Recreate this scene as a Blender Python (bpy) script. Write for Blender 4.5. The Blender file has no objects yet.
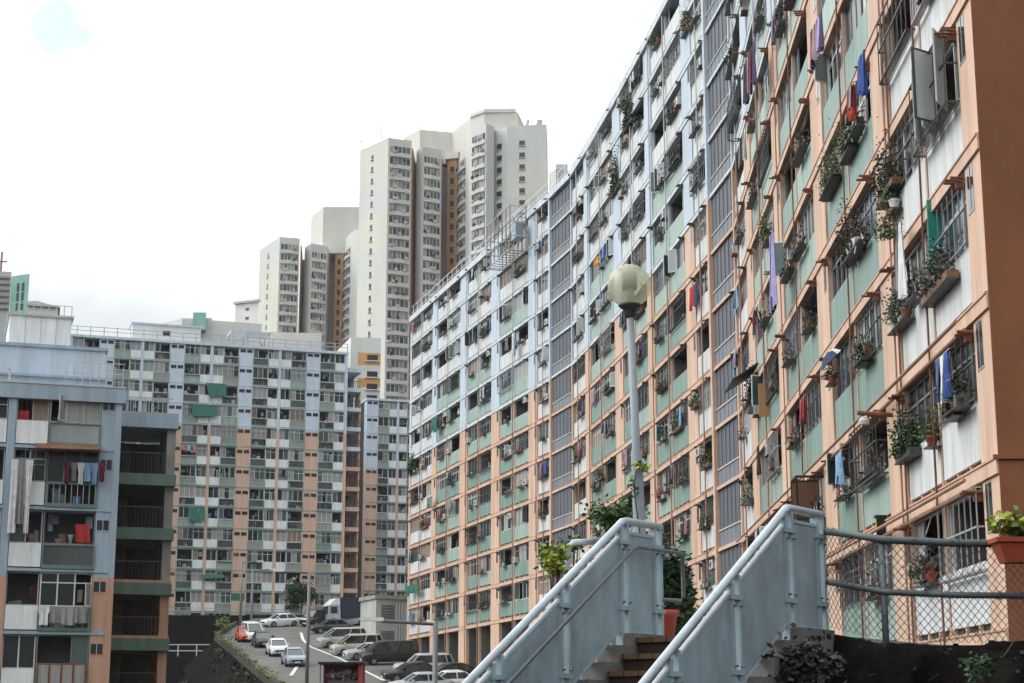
import bpy, math, random
from math import sin, cos, radians, pi
RND = random.Random(7)
sc = bpy.context.scene
col = sc.collection

# ---------------------------------------------------------------- camera, light, exposure
PITCH = radians(12.38); FPX = 1736.0
cam_d = bpy.data.cameras.new('camera'); cam = bpy.data.objects.new('camera', cam_d); col.objects.link(cam)
cam_d.sensor_width = 36; cam_d.lens = FPX/1024*36; cam_d.clip_start = .2; cam_d.clip_end = 6000
cam.location = (0, 0, 0); cam.rotation_euler = (pi/2+PITCH, 0, 0); sc.camera = cam
sc.view_settings.view_transform = 'Standard'; sc.view_settings.look = 'None'
sc.view_settings.exposure = 0.27; sc.view_settings.gamma = 1
SUN_EL, SUN_AZ = radians(42), radians(-84)          # azimuth from +Y towards +X
world = bpy.data.worlds.new('World'); sc.world = world; world.use_nodes = True
nt = world.node_tree; nt.nodes.clear()
def N(t, **k):
    n = nt.nodes.new(t)
    for a, b in k.items(): setattr(n, a, b)
    return n
out = N('ShaderNodeOutputWorld'); bg = N('ShaderNodeBackground'); bg.inputs[1].default_value = 0.1
sky = N('ShaderNodeTexSky', sky_type='NISHITA'); sky.sun_disc = False
sky.sun_elevation = SUN_EL; sky.sun_rotation = SUN_AZ; sky.air_density = 1.0; sky.dust_density = 2.0
tc = N('ShaderNodeTexCoord')
nz = N('ShaderNodeTexNoise'); nz.inputs['Scale'].default_value = 5.0; nz.inputs['Detail'].default_value = 6
nt.links.new(tc.outputs['Generated'], nz.inputs['Vector'])
def dirmask(d, lo, hi):
    dp = N('ShaderNodeVectorMath', operation='DOT_PRODUCT'); dp.inputs[1].default_value = d
    nt.links.new(tc.outputs['Generated'], dp.inputs[0])
    mr = N('ShaderNodeMapRange'); mr.inputs['From Min'].default_value = lo; mr.inputs['From Max'].default_value = hi
    nt.links.new(dp.outputs['Value'], mr.inputs['Value']); return mr
# cloud deck: brighter towards the hidden sun on the left, duller behind the camera
L = (-.86, .22, .46)
m1 = dirmask(L, -.95, 1.0)
m1.inputs['To Min'].default_value = 3.2; m1.inputs['To Max'].default_value = 25.0
mod = N('ShaderNodeMapRange'); mod.inputs['To Min'].default_value = .9; mod.inputs['To Max'].default_value = 1.1
mod.inputs['From Min'].default_value = .35; mod.inputs['From Max'].default_value = .65
nt.links.new(nz.outputs['Fac'], mod.inputs['Value'])
mm = N('ShaderNodeMath', operation='MULTIPLY'); nt.links.new(m1.outputs[0], mm.inputs[0]); nt.links.new(mod.outputs[0], mm.inputs[1])
cl = N('ShaderNodeVectorMath', operation='SCALE'); cl.inputs[0].default_value = (.925, .98, 1.0)
zs = N('ShaderNodeSeparateXYZ'); nt.links.new(tc.outputs['Generated'], zs.inputs[0])
zn_ = N('ShaderNodeTexNoise'); zn_.inputs['Scale'].default_value = 7; zn_.inputs['Detail'].default_value = 5; nt.links.new(tc.outputs['Generated'], zn_.inputs['Vector'])
za = N('ShaderNodeMath', operation='MULTIPLY_ADD'); za.inputs[1].default_value = .14; nt.links.new(zn_.outputs['Fac'], za.inputs[0]); nt.links.new(zs.outputs['Z'], za.inputs[2])
zm = N('ShaderNodeMapRange', interpolation_type='SMOOTHSTEP'); zm.inputs['From Min'].default_value = .275; zm.inputs['From Max'].default_value = .40; zm.inputs['To Min'].default_value = .37
nt.links.new(za.outputs[0], zm.inputs['Value'])
m3 = N('ShaderNodeMath', operation='MULTIPLY'); nt.links.new(mm.outputs[0], m3.inputs[0]); nt.links.new(zm.outputs[0], m3.inputs[1])
nt.links.new(m3.outputs[0], cl.inputs['Scale'])
# one small gap in the clouds, upper left, where the blue sky shows
gx, gy, gz_ = -.2472, .8945, .3727
gn = N('ShaderNodeTexNoise'); gn.inputs['Scale'].default_value = 40; gn.inputs['Detail'].default_value = 3
nt.links.new(tc.outputs['Generated'], gn.inputs['Vector'])
gd = N('ShaderNodeVectorMath', operation='DOT_PRODUCT'); gd.inputs[1].default_value = (gx, gy, gz_); nt.links.new(tc.outputs['Generated'], gd.inputs[0])
ga = N('ShaderNodeMath', operation='MULTIPLY_ADD'); ga.inputs[1].default_value = .0005; nt.links.new(gn.outputs['Fac'], ga.inputs[0]); nt.links.new(gd.outputs['Value'], ga.inputs[2])
gmul = N('ShaderNodeMapRange', interpolation_type='SMOOTHSTEP'); gmul.inputs['From Min'].default_value = 1.0000; gmul.inputs['From Max'].default_value = 1.00024
nt.links.new(ga.outputs[0], gmul.inputs['Value'])
gm2 = N('ShaderNodeMath', operation='MULTIPLY'); gm2.inputs[1].default_value = .9; nt.links.new(gmul.outputs[0], gm2.inputs[0])
mx = N('ShaderNodeMix', data_type='RGBA')
blue = N('ShaderNodeVectorMath', operation='MULTIPLY_ADD'); blue.inputs[1].default_value = (.9, .9, .9); blue.inputs[2].default_value = (4.2, 7.4, 7.6)
nt.links.new(sky.outputs['Color'], blue.inputs[0])
nt.links.new(gm2.outputs[0], mx.inputs[0]); nt.links.new(cl.outputs['Vector'], mx.inputs[6]); nt.links.new(blue.outputs['Vector'], mx.inputs[7])
nt.links.new(mx.outputs[2], bg.inputs[0]); nt.links.new(bg.outputs[0], out.inputs[0])
sun_d = bpy.data.lights.new('sun', 'SUN'); sun = bpy.data.objects.new('sun', sun_d); col.objects.link(sun)
sun_d.energy = 1.2; sun_d.angle = radians(24); sun_d.color = (1, .965, .92)
sun.rotation_euler = (pi/2-SUN_EL, 0, -SUN_AZ+pi)
sun.rotation_euler = (radians(90)-SUN_EL, 0, pi-SUN_AZ) if False else (radians(48), 0, radians(180+84))
sun.location = (-40, 0, 60)

# ---------------------------------------------------------------- materials
MATS = {}
def mat(name, c, rough=.75, dirt=.18, sc_=(1, 1, .3), spec=.35, metal=0, fine=.08, scale=.9, bump=0, dark=None):
    m = bpy.data.materials.new(name); m.use_nodes = True; t = m.node_tree; b = t.nodes['Principled BSDF']
    b.inputs['Roughness'].default_value = rough; b.inputs['Metallic'].default_value = metal
    b.inputs['Specular IOR Level'].default_value = spec
    g = t.nodes.new('ShaderNodeNewGeometry'); mp = t.nodes.new('ShaderNodeMapping'); mp.inputs['Scale'].default_value = sc_
    t.links.new(g.outputs['Position'], mp.inputs['Vector'])
    n = t.nodes.new('ShaderNodeTexNoise'); n.inputs['Scale'].default_value = scale; n.inputs['Detail'].default_value = 7; n.inputs['Roughness'].default_value = .65
    t.links.new(mp.outputs[0], n.inputs['Vector'])
    r = t.nodes.new('ShaderNodeMapRange'); r.inputs['From Min'].default_value = .38; r.inputs['From Max'].default_value = .72
    t.links.new(n.outputs['Fac'], r.inputs['Value'])
    mix = t.nodes.new('ShaderNodeMix'); mix.data_type = 'RGBA'
    mix.inputs[6].default_value = (*c, 1)
    d = dark or tuple(x*(1-dirt)*k for x, k in zip(c, (1, .97, .92)))
    mix.inputs[7].default_value = (*d, 1)
    t.links.new(r.outputs[0], mix.inputs[0])
    n2 = t.nodes.new('ShaderNodeTexNoise'); n2.inputs['Scale'].default_value = 14; n2.inputs['Detail'].default_value = 4
    if sc_[2] == .22:      # rain streaks down the painted walls
        mp2 = t.nodes.new('ShaderNodeMapping'); mp2.inputs['Scale'].default_value = (6, 6, .45); t.links.new(g.outputs['Position'], mp2.inputs['Vector'])
        t.links.new(mp2.outputs[0], n2.inputs['Vector']); n2.inputs['Scale'].default_value = 1.3; n2.inputs['Detail'].default_value = 8; fine = .17
    else: t.links.new(g.outputs['Position'], n2.inputs['Vector'])
    r2 = t.nodes.new('ShaderNodeMapRange'); r2.inputs['To Min'].default_value = 1-fine; r2.inputs['To Max'].default_value = 1+fine
    t.links.new(n2.outputs['Fac'], r2.inputs['Value'])
    v = t.nodes.new('ShaderNodeVectorMath'); v.operation = 'SCALE'
    t.links.new(mix.outputs[2], v.inputs[0]); t.links.new(r2.outputs[0], v.inputs['Scale'])
    t.links.new(v.outputs[0], b.inputs['Base Color'])
    if bump:
        bp = t.nodes.new('ShaderNodeBump'); bp.inputs['Strength'].default_value = bump; bp.inputs['Distance'].default_value = .03
        t.links.new(n2.outputs['Fac'], bp.inputs['Height']); t.links.new(bp.outputs[0], b.inputs['Normal'])
    MATS[name] = m; return m
STR = (1.6, 1.6, .22)
mat('peach', (.63, .425, .315), dirt=.32, sc_=STR)
mat('end_shade_peach', (.235, .083, .036), dirt=.3, sc_=(1, 1, .5), bump=.1)  # deeper than the facade's peach: the end wall's shade is mixed into the colour
mat('pale_blue', (.50, .57, .65), dirt=.2, sc_=STR)
mat('hazed_blue', (.58, .66, .76), dirt=.15, sc_=STR)  # estate blue lightened, haze over the far block put into the colour
mat('shaded_blue', (.34, .42, .50), dirt=.25, sc_=STR)  # estate blue darkened, the left block's shade put into the colour
mat('hazed_peach', (.66, .44, .34), dirt=.2, sc_=STR)  # peach lightened for haze like the far block's blue
mat('shaded_peach', (.54, .32, .225), dirt=.25, sc_=STR)  # peach darkened for the left block's shade; also the thin ledge lines
mat('white_bright', (.78, .80, .81), dirt=.2, sc_=STR, scale=1.6, rough=.6)  # same white as the panels, lifted in colour in place of haze
mat('white_panel', (.62, .63, .63), dirt=.32, sc_=STR, scale=1.6, rough=.6)
mat('band_white', (.60, .63, .66), dirt=.28, sc_=STR)
mat('green_panel', (.215, .31, .27), dirt=.36, sc_=STR, scale=1.6, rough=.5)
mat('pale_green_panel', (.32, .42, .365), dirt=.3, sc_=STR, scale=1.6, rough=.5)
mat('green_frame', (.14, .21, .18), dirt=.25, sc_=STR)
mat('soffit', (.30, .29, .28), dirt=.35)
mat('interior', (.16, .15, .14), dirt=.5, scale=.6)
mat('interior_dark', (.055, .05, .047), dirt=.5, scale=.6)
mat('alu', (.42, .43, .44), rough=.45, metal=.3, dirt=.2)
mat('alu_white', (.66, .67, .68), rough=.45, dirt=.2)
mat('dark_metal', (.07, .07, .07), rough=.5, dirt=.4)
mat('rust', (.22, .09, .05), rough=.8, dirt=.5, scale=4)
mat('pipe', (.42, .24, .17), rough=.7, dirt=.4)
mat('glass', (.025, .03, .032), rough=.16, spec=.45, dirt=.3, scale=.5)
mat('glass_grey', (.085, .095, .10), rough=.22, spec=.5, dirt=.4, scale=.7)
mat('glass_green', (.08, .125, .12), rough=.18, spec=.5, dirt=.4, scale=.7)
mat('sash_glass', (.30, .33, .33), rough=.15, spec=.7, dirt=.3, scale=.8)
mat('sash_backlit', (.58, .62, .62), rough=.2, spec=.6, dirt=.15)  # pale base colour stands in for daylight coming through the open sashes
mat('curtain', (.34, .33, .31), rough=.6, spec=.4, dirt=.35, sc_=(7, 7, .3), scale=1.5)
mat('curtain_warm', (.26, .19, .15), rough=.6, spec=.4, dirt=.35, sc_=(7, 7, .3), scale=1.5)
mat('curtain_blue', (.12, .2, .30), rough=.6, spec=.6, dirt=.35, sc_=(7, 7, .3), scale=1.5)
mat('screen_mesh', (.11, .115, .135), rough=.6, dirt=.3, sc_=(9, 9, .4), scale=1.2)
mat('louvre', (.20, .21, .235), rough=.6, dirt=.25)
mat('concrete', (.34, .33, .31), rough=.9, dirt=.4, fine=.15, bump=.2)
mat('pale_concrete', (.46, .45, .43), rough=.9, dirt=.3, fine=.12)
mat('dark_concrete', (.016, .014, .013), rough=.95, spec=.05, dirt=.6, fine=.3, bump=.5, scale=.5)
mat('stair_concrete', (.16, .155, .145), rough=.95, dirt=.5, fine=.2, bump=.3, scale=2, sc_=(1, 1, 1))
mat('soil', (.011, .0095, .008), rough=1, spec=.03, dirt=.6, fine=.4, bump=.8, scale=1.2)
mat('asphalt', (.13, .12, .108), rough=.85, dirt=.5, scale=.35, sc_=(1, 1, 1), fine=.15)
mat('line_paint', (.62, .62, .60), rough=.7, dirt=.4, scale=3)
mat('tower_cream', (.61, .60, .535), dirt=.1, sc_=(.2, .2, .05), fine=.03)
mat('tower_cream_b', (.58, .58, .555), dirt=.1, sc_=(.2, .2, .05), fine=.03)
mat('tower_yellow', (.61, .60, .52), dirt=.1, sc_=(.2, .2, .05), fine=.03)
mat('tower_grey', (.50, .495, .49), dirt=.12, sc_=(.2, .2, .05), fine=.03)
mat('tower_grey_b', (.57, .55, .51), dirt=.12, sc_=(.2, .2, .05), fine=.03)
mat('tower_orange', (.44, .23, .10), dirt=.15, sc_=(.2, .2, .05), fine=.03)
mat('tower_glass', (.14, .14, .145), rough=.4, dirt=.5, scale=.8, sc_=(1, 1, 1), fine=.3)
mat('tower_recess', (.27, .25, .235), dirt=.3, scale=.6)
mat('rail_blue', (.30, .38, .43), rough=.42, spec=.5, dirt=.28, sc_=(1, 1, 1), scale=3.5, fine=.05)
mat('panel_blue', (.27, .34, .385), rough=.36, spec=.5, dark=(.17, .20, .215), sc_=(1.5, 1.5, .8), scale=2.2, fine=.12)
mat('panel_edge', (.52, .56, .6), rough=.5, dirt=.3, sc_=(1, 1, 1), scale=4)
mat('hand_rail', (.42, .47, .52), rough=.35, spec=.6, dirt=.25, sc_=(1, 1, 1), scale=5)
mat('grab_rail', (.10, .12, .14), rough=.4, spec=.6, dirt=.3, sc_=(1, 1, 1), scale=5)
mat('galvanised', (.10, .12, .125), rough=.55, metal=.2, dirt=.4, scale=6, sc_=(1, 1, 1))
mat('wire', (.085, .085, .08), rough=.5, metal=.3, dirt=.4)
mat('tile_brown', (.04, .022, .014), rough=.6, dirt=.45, scale=5, sc_=(1, 1, 1), fine=.25)
mat('tile_ochre', (.13, .075, .035), rough=.6, dirt=.5, scale=7, sc_=(1, 1, 1), fine=.25)
mat('pot_red', (.33, .055, .03), rough=.5, dirt=.3)
mat('lamp_pole', (.27, .30, .34), rough=.5, dirt=.2)
mat('black', (.012, .012, .012), rough=.5, dirt=.3)
mat('leaf', (.05, .10, .028), rough=.55, dirt=.4, scale=6, sc_=(1, 1, 1), fine=.3)
mat('leaf_dark', (.022, .045, .018), rough=.6, dirt=.4, scale=6, sc_=(1, 1, 1), fine=.3)
mat('leaf_yellow', (.30, .33, .035), rough=.55, dirt=.4, scale=6, sc_=(1, 1, 1), fine=.3)
mat('leaf_light', (.13, .20, .045), rough=.55, dirt=.4, scale=6, sc_=(1, 1, 1), fine=.3)
mat('leaf_dry', (.10, .095, .085), rough=.8, dirt=.5, scale=6, sc_=(1, 1, 1), fine=.3)
mat('bark', (.08, .06, .045), rough=.9, dirt=.4)
CL = {'cloth_red': (.45, .04, .04), 'cloth_blue': (.05, .10, .34), 'cloth_white': (.72, .72, .72), 'cloth_black': (.012, .012, .015),
      'cloth_lilac': (.37, .34, .60), 'cloth_green': (.035, .15, .11), 'cloth_yellow': (.68, .40, .03), 'cloth_pink': (.55, .25, .27),
      'cloth_grey': (.25, .25, .26), 'cloth_purple': (.10, .06, .13), 'cloth_maroon': (.16, .02, .05), 'cloth_navy': (.03, .045, .10),
      'teal': (.03, .26, .23), 'cloth_orange': (.60, .17, .03), 'cloth_sky': (.25, .42, .60)}
for k, v in CL.items(): mat(k, v, rough=.85, dirt=.3, scale=3, sc_=(1, 1, 1))
PC = {'car_white': (.70, .71, .72), 'car_silver': (.42, .44, .47), 'car_black': (.012, .013, .015), 'car_navy': (.022, .028, .055),
      'car_beige': (.47, .42, .36), 'car_red': (.55, .07, .03), 'car_bluegrey': (.25, .29, .36), 'car_dark': (.035, .04, .045)}
for k, v in PC.items(): mat(k, v, rough=.22, spec=.7, dirt=.12, fine=.03)
mat('car_glass', (.02, .025, .028), rough=.06, spec=.9, dirt=.2)
mat('tyre', (.015, .015, .015), rough=.9, dirt=.2)
mat('rim', (.35, .35, .36), rough=.35, metal=.7, dirt=.2)
mat('headlight', (.60, .63, .66), rough=.15, spec=.9, dirt=.2)
mat('taillight', (.40, .02, .02), rough=.2, spec=.8, dirt=.2)
mat('teal_wall', (.25, .46, .40), dirt=.2); mat('warm_white', (.66, .65, .62), dirt=.15, sc_=(.3, .3, .1)); mat('orange_wall', (.60, .32, .12), dirt=.15)
mat('ac_body', (.56, .56, .54), rough=.5, dirt=.35, scale=3)
mat('wood', (.22, .10, .05), rough=.7, dirt=.4)
# globe: milky half-clear plastic
gm_ = mat('globe_shell', (.74, .73, .56), rough=.35, spec=.5, dirt=.12, scale=2)
t = gm_.node_tree; b = t.nodes['Principled BSDF']; o_ = t.nodes['Material Output']
tr = t.nodes.new('ShaderNodeBsdfTransparent'); ms = t.nodes.new('ShaderNodeMixShader'); ms.inputs[0].default_value = .42
tr.inputs[0].default_value = (.9, .9, .8, 1)
t.links.new(tr.outputs[0], ms.inputs[1]); t.links.new(b.outputs[0], ms.inputs[2]); t.links.new(ms.outputs[0], o_.inputs[0])

# ---------------------------------------------------------------- helpers
def ray(x, y):
    u = (x-512)/FPX; v = (341.5-y)/FPX
    Y = cos(PITCH)-v*sin(PITCH); Z = sin(PITCH)+v*cos(PITCH)
    return u/Y, Z/Y
def at(x, y, Y):
    a, b = ray(x, y); return (a*Y, Y, b*Y)
class F:
    """vertical frame: s along, o outwards, z up"""
    def __init__(s, o, d, out, dz=0, dk=0): s.o = o; s.d = d; s.n = out; s.dz = dz; s.dk = dk      # dz, dk: the storey lines fall a little towards the near end
    def pt(s, a, b, z): return (s.o[0]+s.d[0]*a+s.n[0]*b, s.o[1]+s.d[1]*a+s.n[1]*b, z+s.dz+s.dk*a)
    def hit(s, x, y):
        a, b = ray(x, y); n = s.n
        Y = (s.o[0]*n[0]+s.o[1]*n[1])/(a*n[0]+n[1])
        q = (a*Y-s.o[0])*s.d[0]+(Y-s.o[1])*s.d[1]
        return (q, b*Y-s.dz-s.dk*q)
WF = F((0, 0), (1, 0), (0, 1))
class MB:
    def __init__(s): s.v = []; s.f = []; s.m = []
    def poly(s, pts, m):
        k = len(s.v); s.v += pts; s.f.append(tuple(range(k, k+len(pts)))); s.m.append(m)
    def hexa(s, p, m):
        k = len(s.v); s.v += p
        for q in ((0, 3, 2, 1), (4, 5, 6, 7), (0, 1, 5, 4), (1, 2, 6, 5), (2, 3, 7, 6), (3, 0, 4, 7)):
            s.f.append(tuple(k+i for i in q)); s.m.append(m)
    def box(s, fr, a0, a1, b0, b1, z0, z1, m):
        s.hexa([fr.pt(a0, b0, z0), fr.pt(a1, b0, z0), fr.pt(a1, b1, z0), fr.pt(a0, b1, z0),
                fr.pt(a0, b0, z1), fr.pt(a1, b0, z1), fr.pt(a1, b1, z1), fr.pt(a0, b1, z1)], m)
    def prism(s, pts, z0, z1, m, cap=None):
        k = len(s.v); n = len(pts)
        s.v += [(p[0], p[1], z0) for p in pts]+[(p[0], p[1], z1) for p in pts]
        for i in range(n):
            j = (i+1) % n; s.f.append((k+i, k+j, k+n+j, k+n+i)); s.m.append(m)
        s.f.append(tuple(k+n+i for i in range(n))); s.m.append(cap or m)
        s.f.append(tuple(k+i for i in reversed(range(n)))); s.m.append(cap or m)
    def tube(s, pts, r, m, n=8):
        rs = r if isinstance(r, (list, tuple)) else [r]*len(pts); k = len(s.v)
        for i, p in enumerate(pts):
            a = pts[max(i-1, 0)]; c = pts[min(i+1, len(pts)-1)]
            d = [c[j]-a[j] for j in range(3)]; l = math.sqrt(sum(x*x for x in d)) or 1; d = [x/l for x in d]
            up = (0, 0, 1) if abs(d[2]) < .9 else (0, 1, 0)
            e = (d[1]*up[2]-d[2]*up[1], d[2]*up[0]-d[0]*up[2], d[0]*up[1]-d[1]*up[0]); l = math.sqrt(sum(x*x for x in e)); e = [x/l for x in e]
            g = (d[1]*e[2]-d[2]*e[1], d[2]*e[0]-d[0]*e[2], d[0]*e[1]-d[1]*e[0])
            for q in range(n):
                c_, s_ = cos(2*pi*q/n)*rs[i], sin(2*pi*q/n)*rs[i]
                s.v.append(tuple(p[j]+e[j]*c_+g[j]*s_ for j in range(3)))
        for i in range(len(pts)-1):
            for q in range(n):
                w = (q+1) % n; s.f.append((k+i*n+q, k+i*n+w, k+(i+1)*n+w, k+(i+1)*n+q)); s.m.append(m)
        s.f.append(tuple(k+q for q in reversed(range(n)))); s.m.append(m)
        e0 = k+(len(pts)-1)*n; s.f.append(tuple(e0+q for q in range(n))); s.m.append(m)
    def lathe(s, c, prof, m, n=24):
        k = len(s.v)
        for r, z in prof:
            for q in range(n): s.v.append((c[0]+r*cos(2*pi*q/n), c[1]+r*sin(2*pi*q/n), c[2]+z))
        for i in range(len(prof)-1):
            for q in range(n):
                w = (q+1) % n; s.f.append((k+i*n+q, k+i*n+w, k+(i+1)*n+w, k+(i+1)*n+q)); s.m.append(m)
        s.f.append(tuple(k+q for q in reversed(range(n)))); s.m.append(m)
        e0 = k+(len(prof)-1)*n; s.f.append(tuple(e0+q for q in range(n))); s.m.append(m)
    def leaf(s, p, sz, rnd, m):
        a, b2, c_ = rnd.uniform(0, 2*pi), rnd.uniform(-.9, .9), rnd.uniform(0, 2*pi)
        d = (cos(a)*cos(b2), sin(a)*cos(b2), sin(b2)); e = (-sin(a), cos(a), 0); g = (-sin(b2)*cos(a), -sin(b2)*sin(a), cos(b2))
        w = [e[j]*cos(c_)+g[j]*sin(c_) for j in range(3)]; h = sz*.3
        s.poly([p, tuple(p[j]+d[j]*sz*.5+w[j]*h for j in range(3)), tuple(p[j]+d[j]*sz for j in range(3)), tuple(p[j]+d[j]*sz*.5-w[j]*h for j in range(3))], m)
    def foliage(s, c, rad, n, sz, mats, rnd, clumps=12):
        cs = []
        for _ in range(clumps):
            while 1:
                q = [rnd.uniform(-1, 1) for _ in range(3)]
                if sum(x*x for x in q) < 1: break
            cs.append(([c[j]+q[j]*rad[j]*.85 for j in range(3)], rnd.choice(mats)))
        for _ in range(n):
            q, m = rnd.choice(cs)
            p = tuple(q[j]+rnd.gauss(0, .24)*rad[j] for j in range(3))
            s.leaf(p, sz*rnd.uniform(.6, 1.3), rnd, m if rnd.random() < .7 else rnd.choice(mats))
    def merge(s, o):
        k = len(s.v); s.v += o.v; s.f += [tuple(k+i for i in f) for f in o.f]; s.m += o.m
    def build(s, name, parent=None, smooth=False, mesh=None):
        org = parent_world(parent) if parent else (0, 0, 0)
        me = bpy.data.meshes.new(name)
        me.from_pydata([(a-org[0], b-org[1], c-org[2]) for a, b, c in s.v], [], s.f)
        ks = sorted(set(s.m)); ix = {k: i for i, k in enumerate(ks)}
        for k in ks: me.materials.append(MATS[k])
        me.polygons.foreach_set('material_index', [ix[k] for k in s.m])
        if smooth: me.polygons.foreach_set('use_smooth', [True]*len(s.f))
        me.update()
        o = bpy.data.objects.new(name, me); col.objects.link(o)
        if parent: o.parent = parent
        return o
def parent_world(p):
    x = [0, 0, 0]
    while p: x = [x[i]+p.location[i] for i in range(3)]; p = p.parent
    return x
def tag(o, label=None, cat=None, group=None, kind=None):
    for k, v in (('label', label), ('category', cat), ('group', group), ('kind', kind)):
        if v: o[k] = v
    return o
def empty(name, loc, label, cat, group=None, rz=0):
    o = bpy.data.objects.new(name, None); o.location = loc; o.rotation_euler = (0, 0, rz); o.empty_display_size = .2
    col.objects.link(o); return tag(o, label, cat, group)
def copy_tree(o, parent=None):
    c = o.copy(); col.objects.link(c); c.parent = parent
    for ch in o.children: copy_tree(ch, c)
    return c
class Lot:
    """parts of one kind on one thing: the biggest in the photo on their own, the rest as one"""
    def __init__(s, name, root, cap=96, smooth=False): s.n = name; s.r = root; s.i = []; s.cap = cap; s.s = smooth
    def add(s, imp, mb, subs=()):
        if mb.f: s.i.append((imp, len(s.i), mb, subs))
    def done(s):
        s.i.sort(key=lambda x: (-x[0], x[1])); rest = MB()
        for k, (_, _, mb, subs) in enumerate(s.i):
            if k < s.cap or len(s.i) <= s.cap+2:
                o = mb.build(s.n, s.r, s.s)
                for nm, sb in subs:
                    if sb.f: sb.build(nm, o)
            else:
                rest.merge(mb)
                for nm, sb in subs: rest.merge(sb)
        if rest.f: tag(rest.build(s.n, s.r), kind='stuff')
ORD = ['zeroth', 'first', 'second', 'third', 'fourth', 'fifth', 'sixth', 'seventh', 'eighth', 'ninth', 'tenth', 'eleventh', 'twelfth', 'thirteenth', 'fourteenth', 'fifteenth']
import mathutils
mat('mossy_concrete', (.085, .078, .068), rough=.95, spec=.05, dirt=.6, fine=.3, bump=.4, scale=1.2, sc_=(1, 1, 1))
# ---------------------------------------------------------------- terrain
KA, KB = (-15.9, 124.0), (-29.6, 177.0)
kl = math.hypot(KB[0]-KA[0], KB[1]-KA[1]); KD = ((KB[0]-KA[0])/kl, (KB[1]-KA[1])/kl); KN = (-KD[1], KD[0])
def plane(y): return .118*(y-107.5)
def sstep(a, b, x):
    t_ = max(0, min(1, (x-a)/(b-a))); return t_*t_*(3-2*t_)
def kerbq(x, y):
    if y > 177: return -29.6-(y-177)*.06-x
    return (x-KA[0])*KN[0]+(y-KA[1])*KN[1]
def gz(x, y):
    if y > 212: base = 12.7+max(0, y-300)*.03
    else: base = max(plane(y), -7)
    if y < 44: base = -1.7+(base+1.7)*sstep(13, 32, y)
    if y < 212:
        q = kerbq(x, y)
        if q > .1:
            low = 6.9 if y > 190 else -7+max(0, (y-150))*.06
            base = max(base-1.2*(q-.1), min(base, low))
    return base
def grid(xs, ys, test):
    A, B = MB(), MB()
    for mb in (A, B): mb.idx = {}
    def vi(mb, i, j):
        if (i, j) not in mb.idx: mb.idx[(i, j)] = len(mb.v); mb.v.append((xs[i], ys[j], gz(xs[i], ys[j])))
        return mb.idx[(i, j)]
    for i in range(len(xs)-1):
        for j in range(len(ys)-1):
            r = test((xs[i]+xs[i+1])/2, (ys[j]+ys[j+1])/2); mb = A if r else B
            mb.f.append((vi(mb, i, j), vi(mb, i+1, j), vi(mb, i+1, j+1), vi(mb, i, j+1))); mb.m.append('asphalt' if r else 'soil')
    return A, B
xs = [-2600, -1200, -500, -200, -100]+[-60+i for i in range(61)]+[4, 10, 20, 40, 100, 300, 900, 2600]
ys = [-300, -100, -30, 0, 6, 10, 13]+[14+i for i in range(18)]+[32+2*i for i in range(44)]+[120+i for i in range(91)]+[211.6, 212.4, 220, 235, 260, 300, 400, 700, 1500, 3500]
road, ground = grid(xs, ys, lambda x, y: 100 < y < 212 and kerbq(x, y) < -.3 and x < 1)
tag(road.build('road'), 'grey asphalt road climbing past the parked cars', 'road', kind='structure')
tag(ground.build('ground'), 'dark soil ground of the hillside', 'ground', kind='structure')
def onroad(x, y, up=0):
    """point of the road surface seen at this pixel"""
    a, b = ray(x, y); Y = 90.0
    while Y < 230 and gz(a*Y, Y) < b*Y: Y += .25
    return (a*Y, Y, gz(a*Y, Y)+up)
def marking(pix, w, nm):
    P = [onroad(*p) for p in pix]; m = MB()
    Q = []
    for a, b in zip(P, P[1:]):
        n = max(1, int(math.hypot(b[0]-a[0], b[1]-a[1])/1.0))
        for i in range(n): Q.append((a[0]+(b[0]-a[0])*i/n, a[1]+(b[1]-a[1])*i/n))
    Q.append(P[-1][:2])
    pr = []
    for i, q in enumerate(Q):
        a = Q[max(0, i-1)]; b = Q[min(len(Q)-1, i+1)]; l = math.hypot(b[0]-a[0], b[1]-a[1]) or 1
        nx, ny = -(b[1]-a[1])/l*w/2, (b[0]-a[0])/l*w/2
        pr.append([(q[0]+k*nx, q[1]+k*ny, gz(q[0]+k*nx, q[1]+k*ny)+.035) for k in (-1, 1)])
    for a, b in zip(pr, pr[1:]): m.poly([a[0], b[0], b[1], a[1]], 'line_paint')
    tag(m.build(nm), kind='structure')
marking([(301, 633), (303, 640), (310, 647), (325, 653), (340, 659), (363, 670.5), (384, 681)], .28, 'road_marking')
marking([(291, 676), (299, 664), (303, 654)], .3, 'road_marking')

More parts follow.
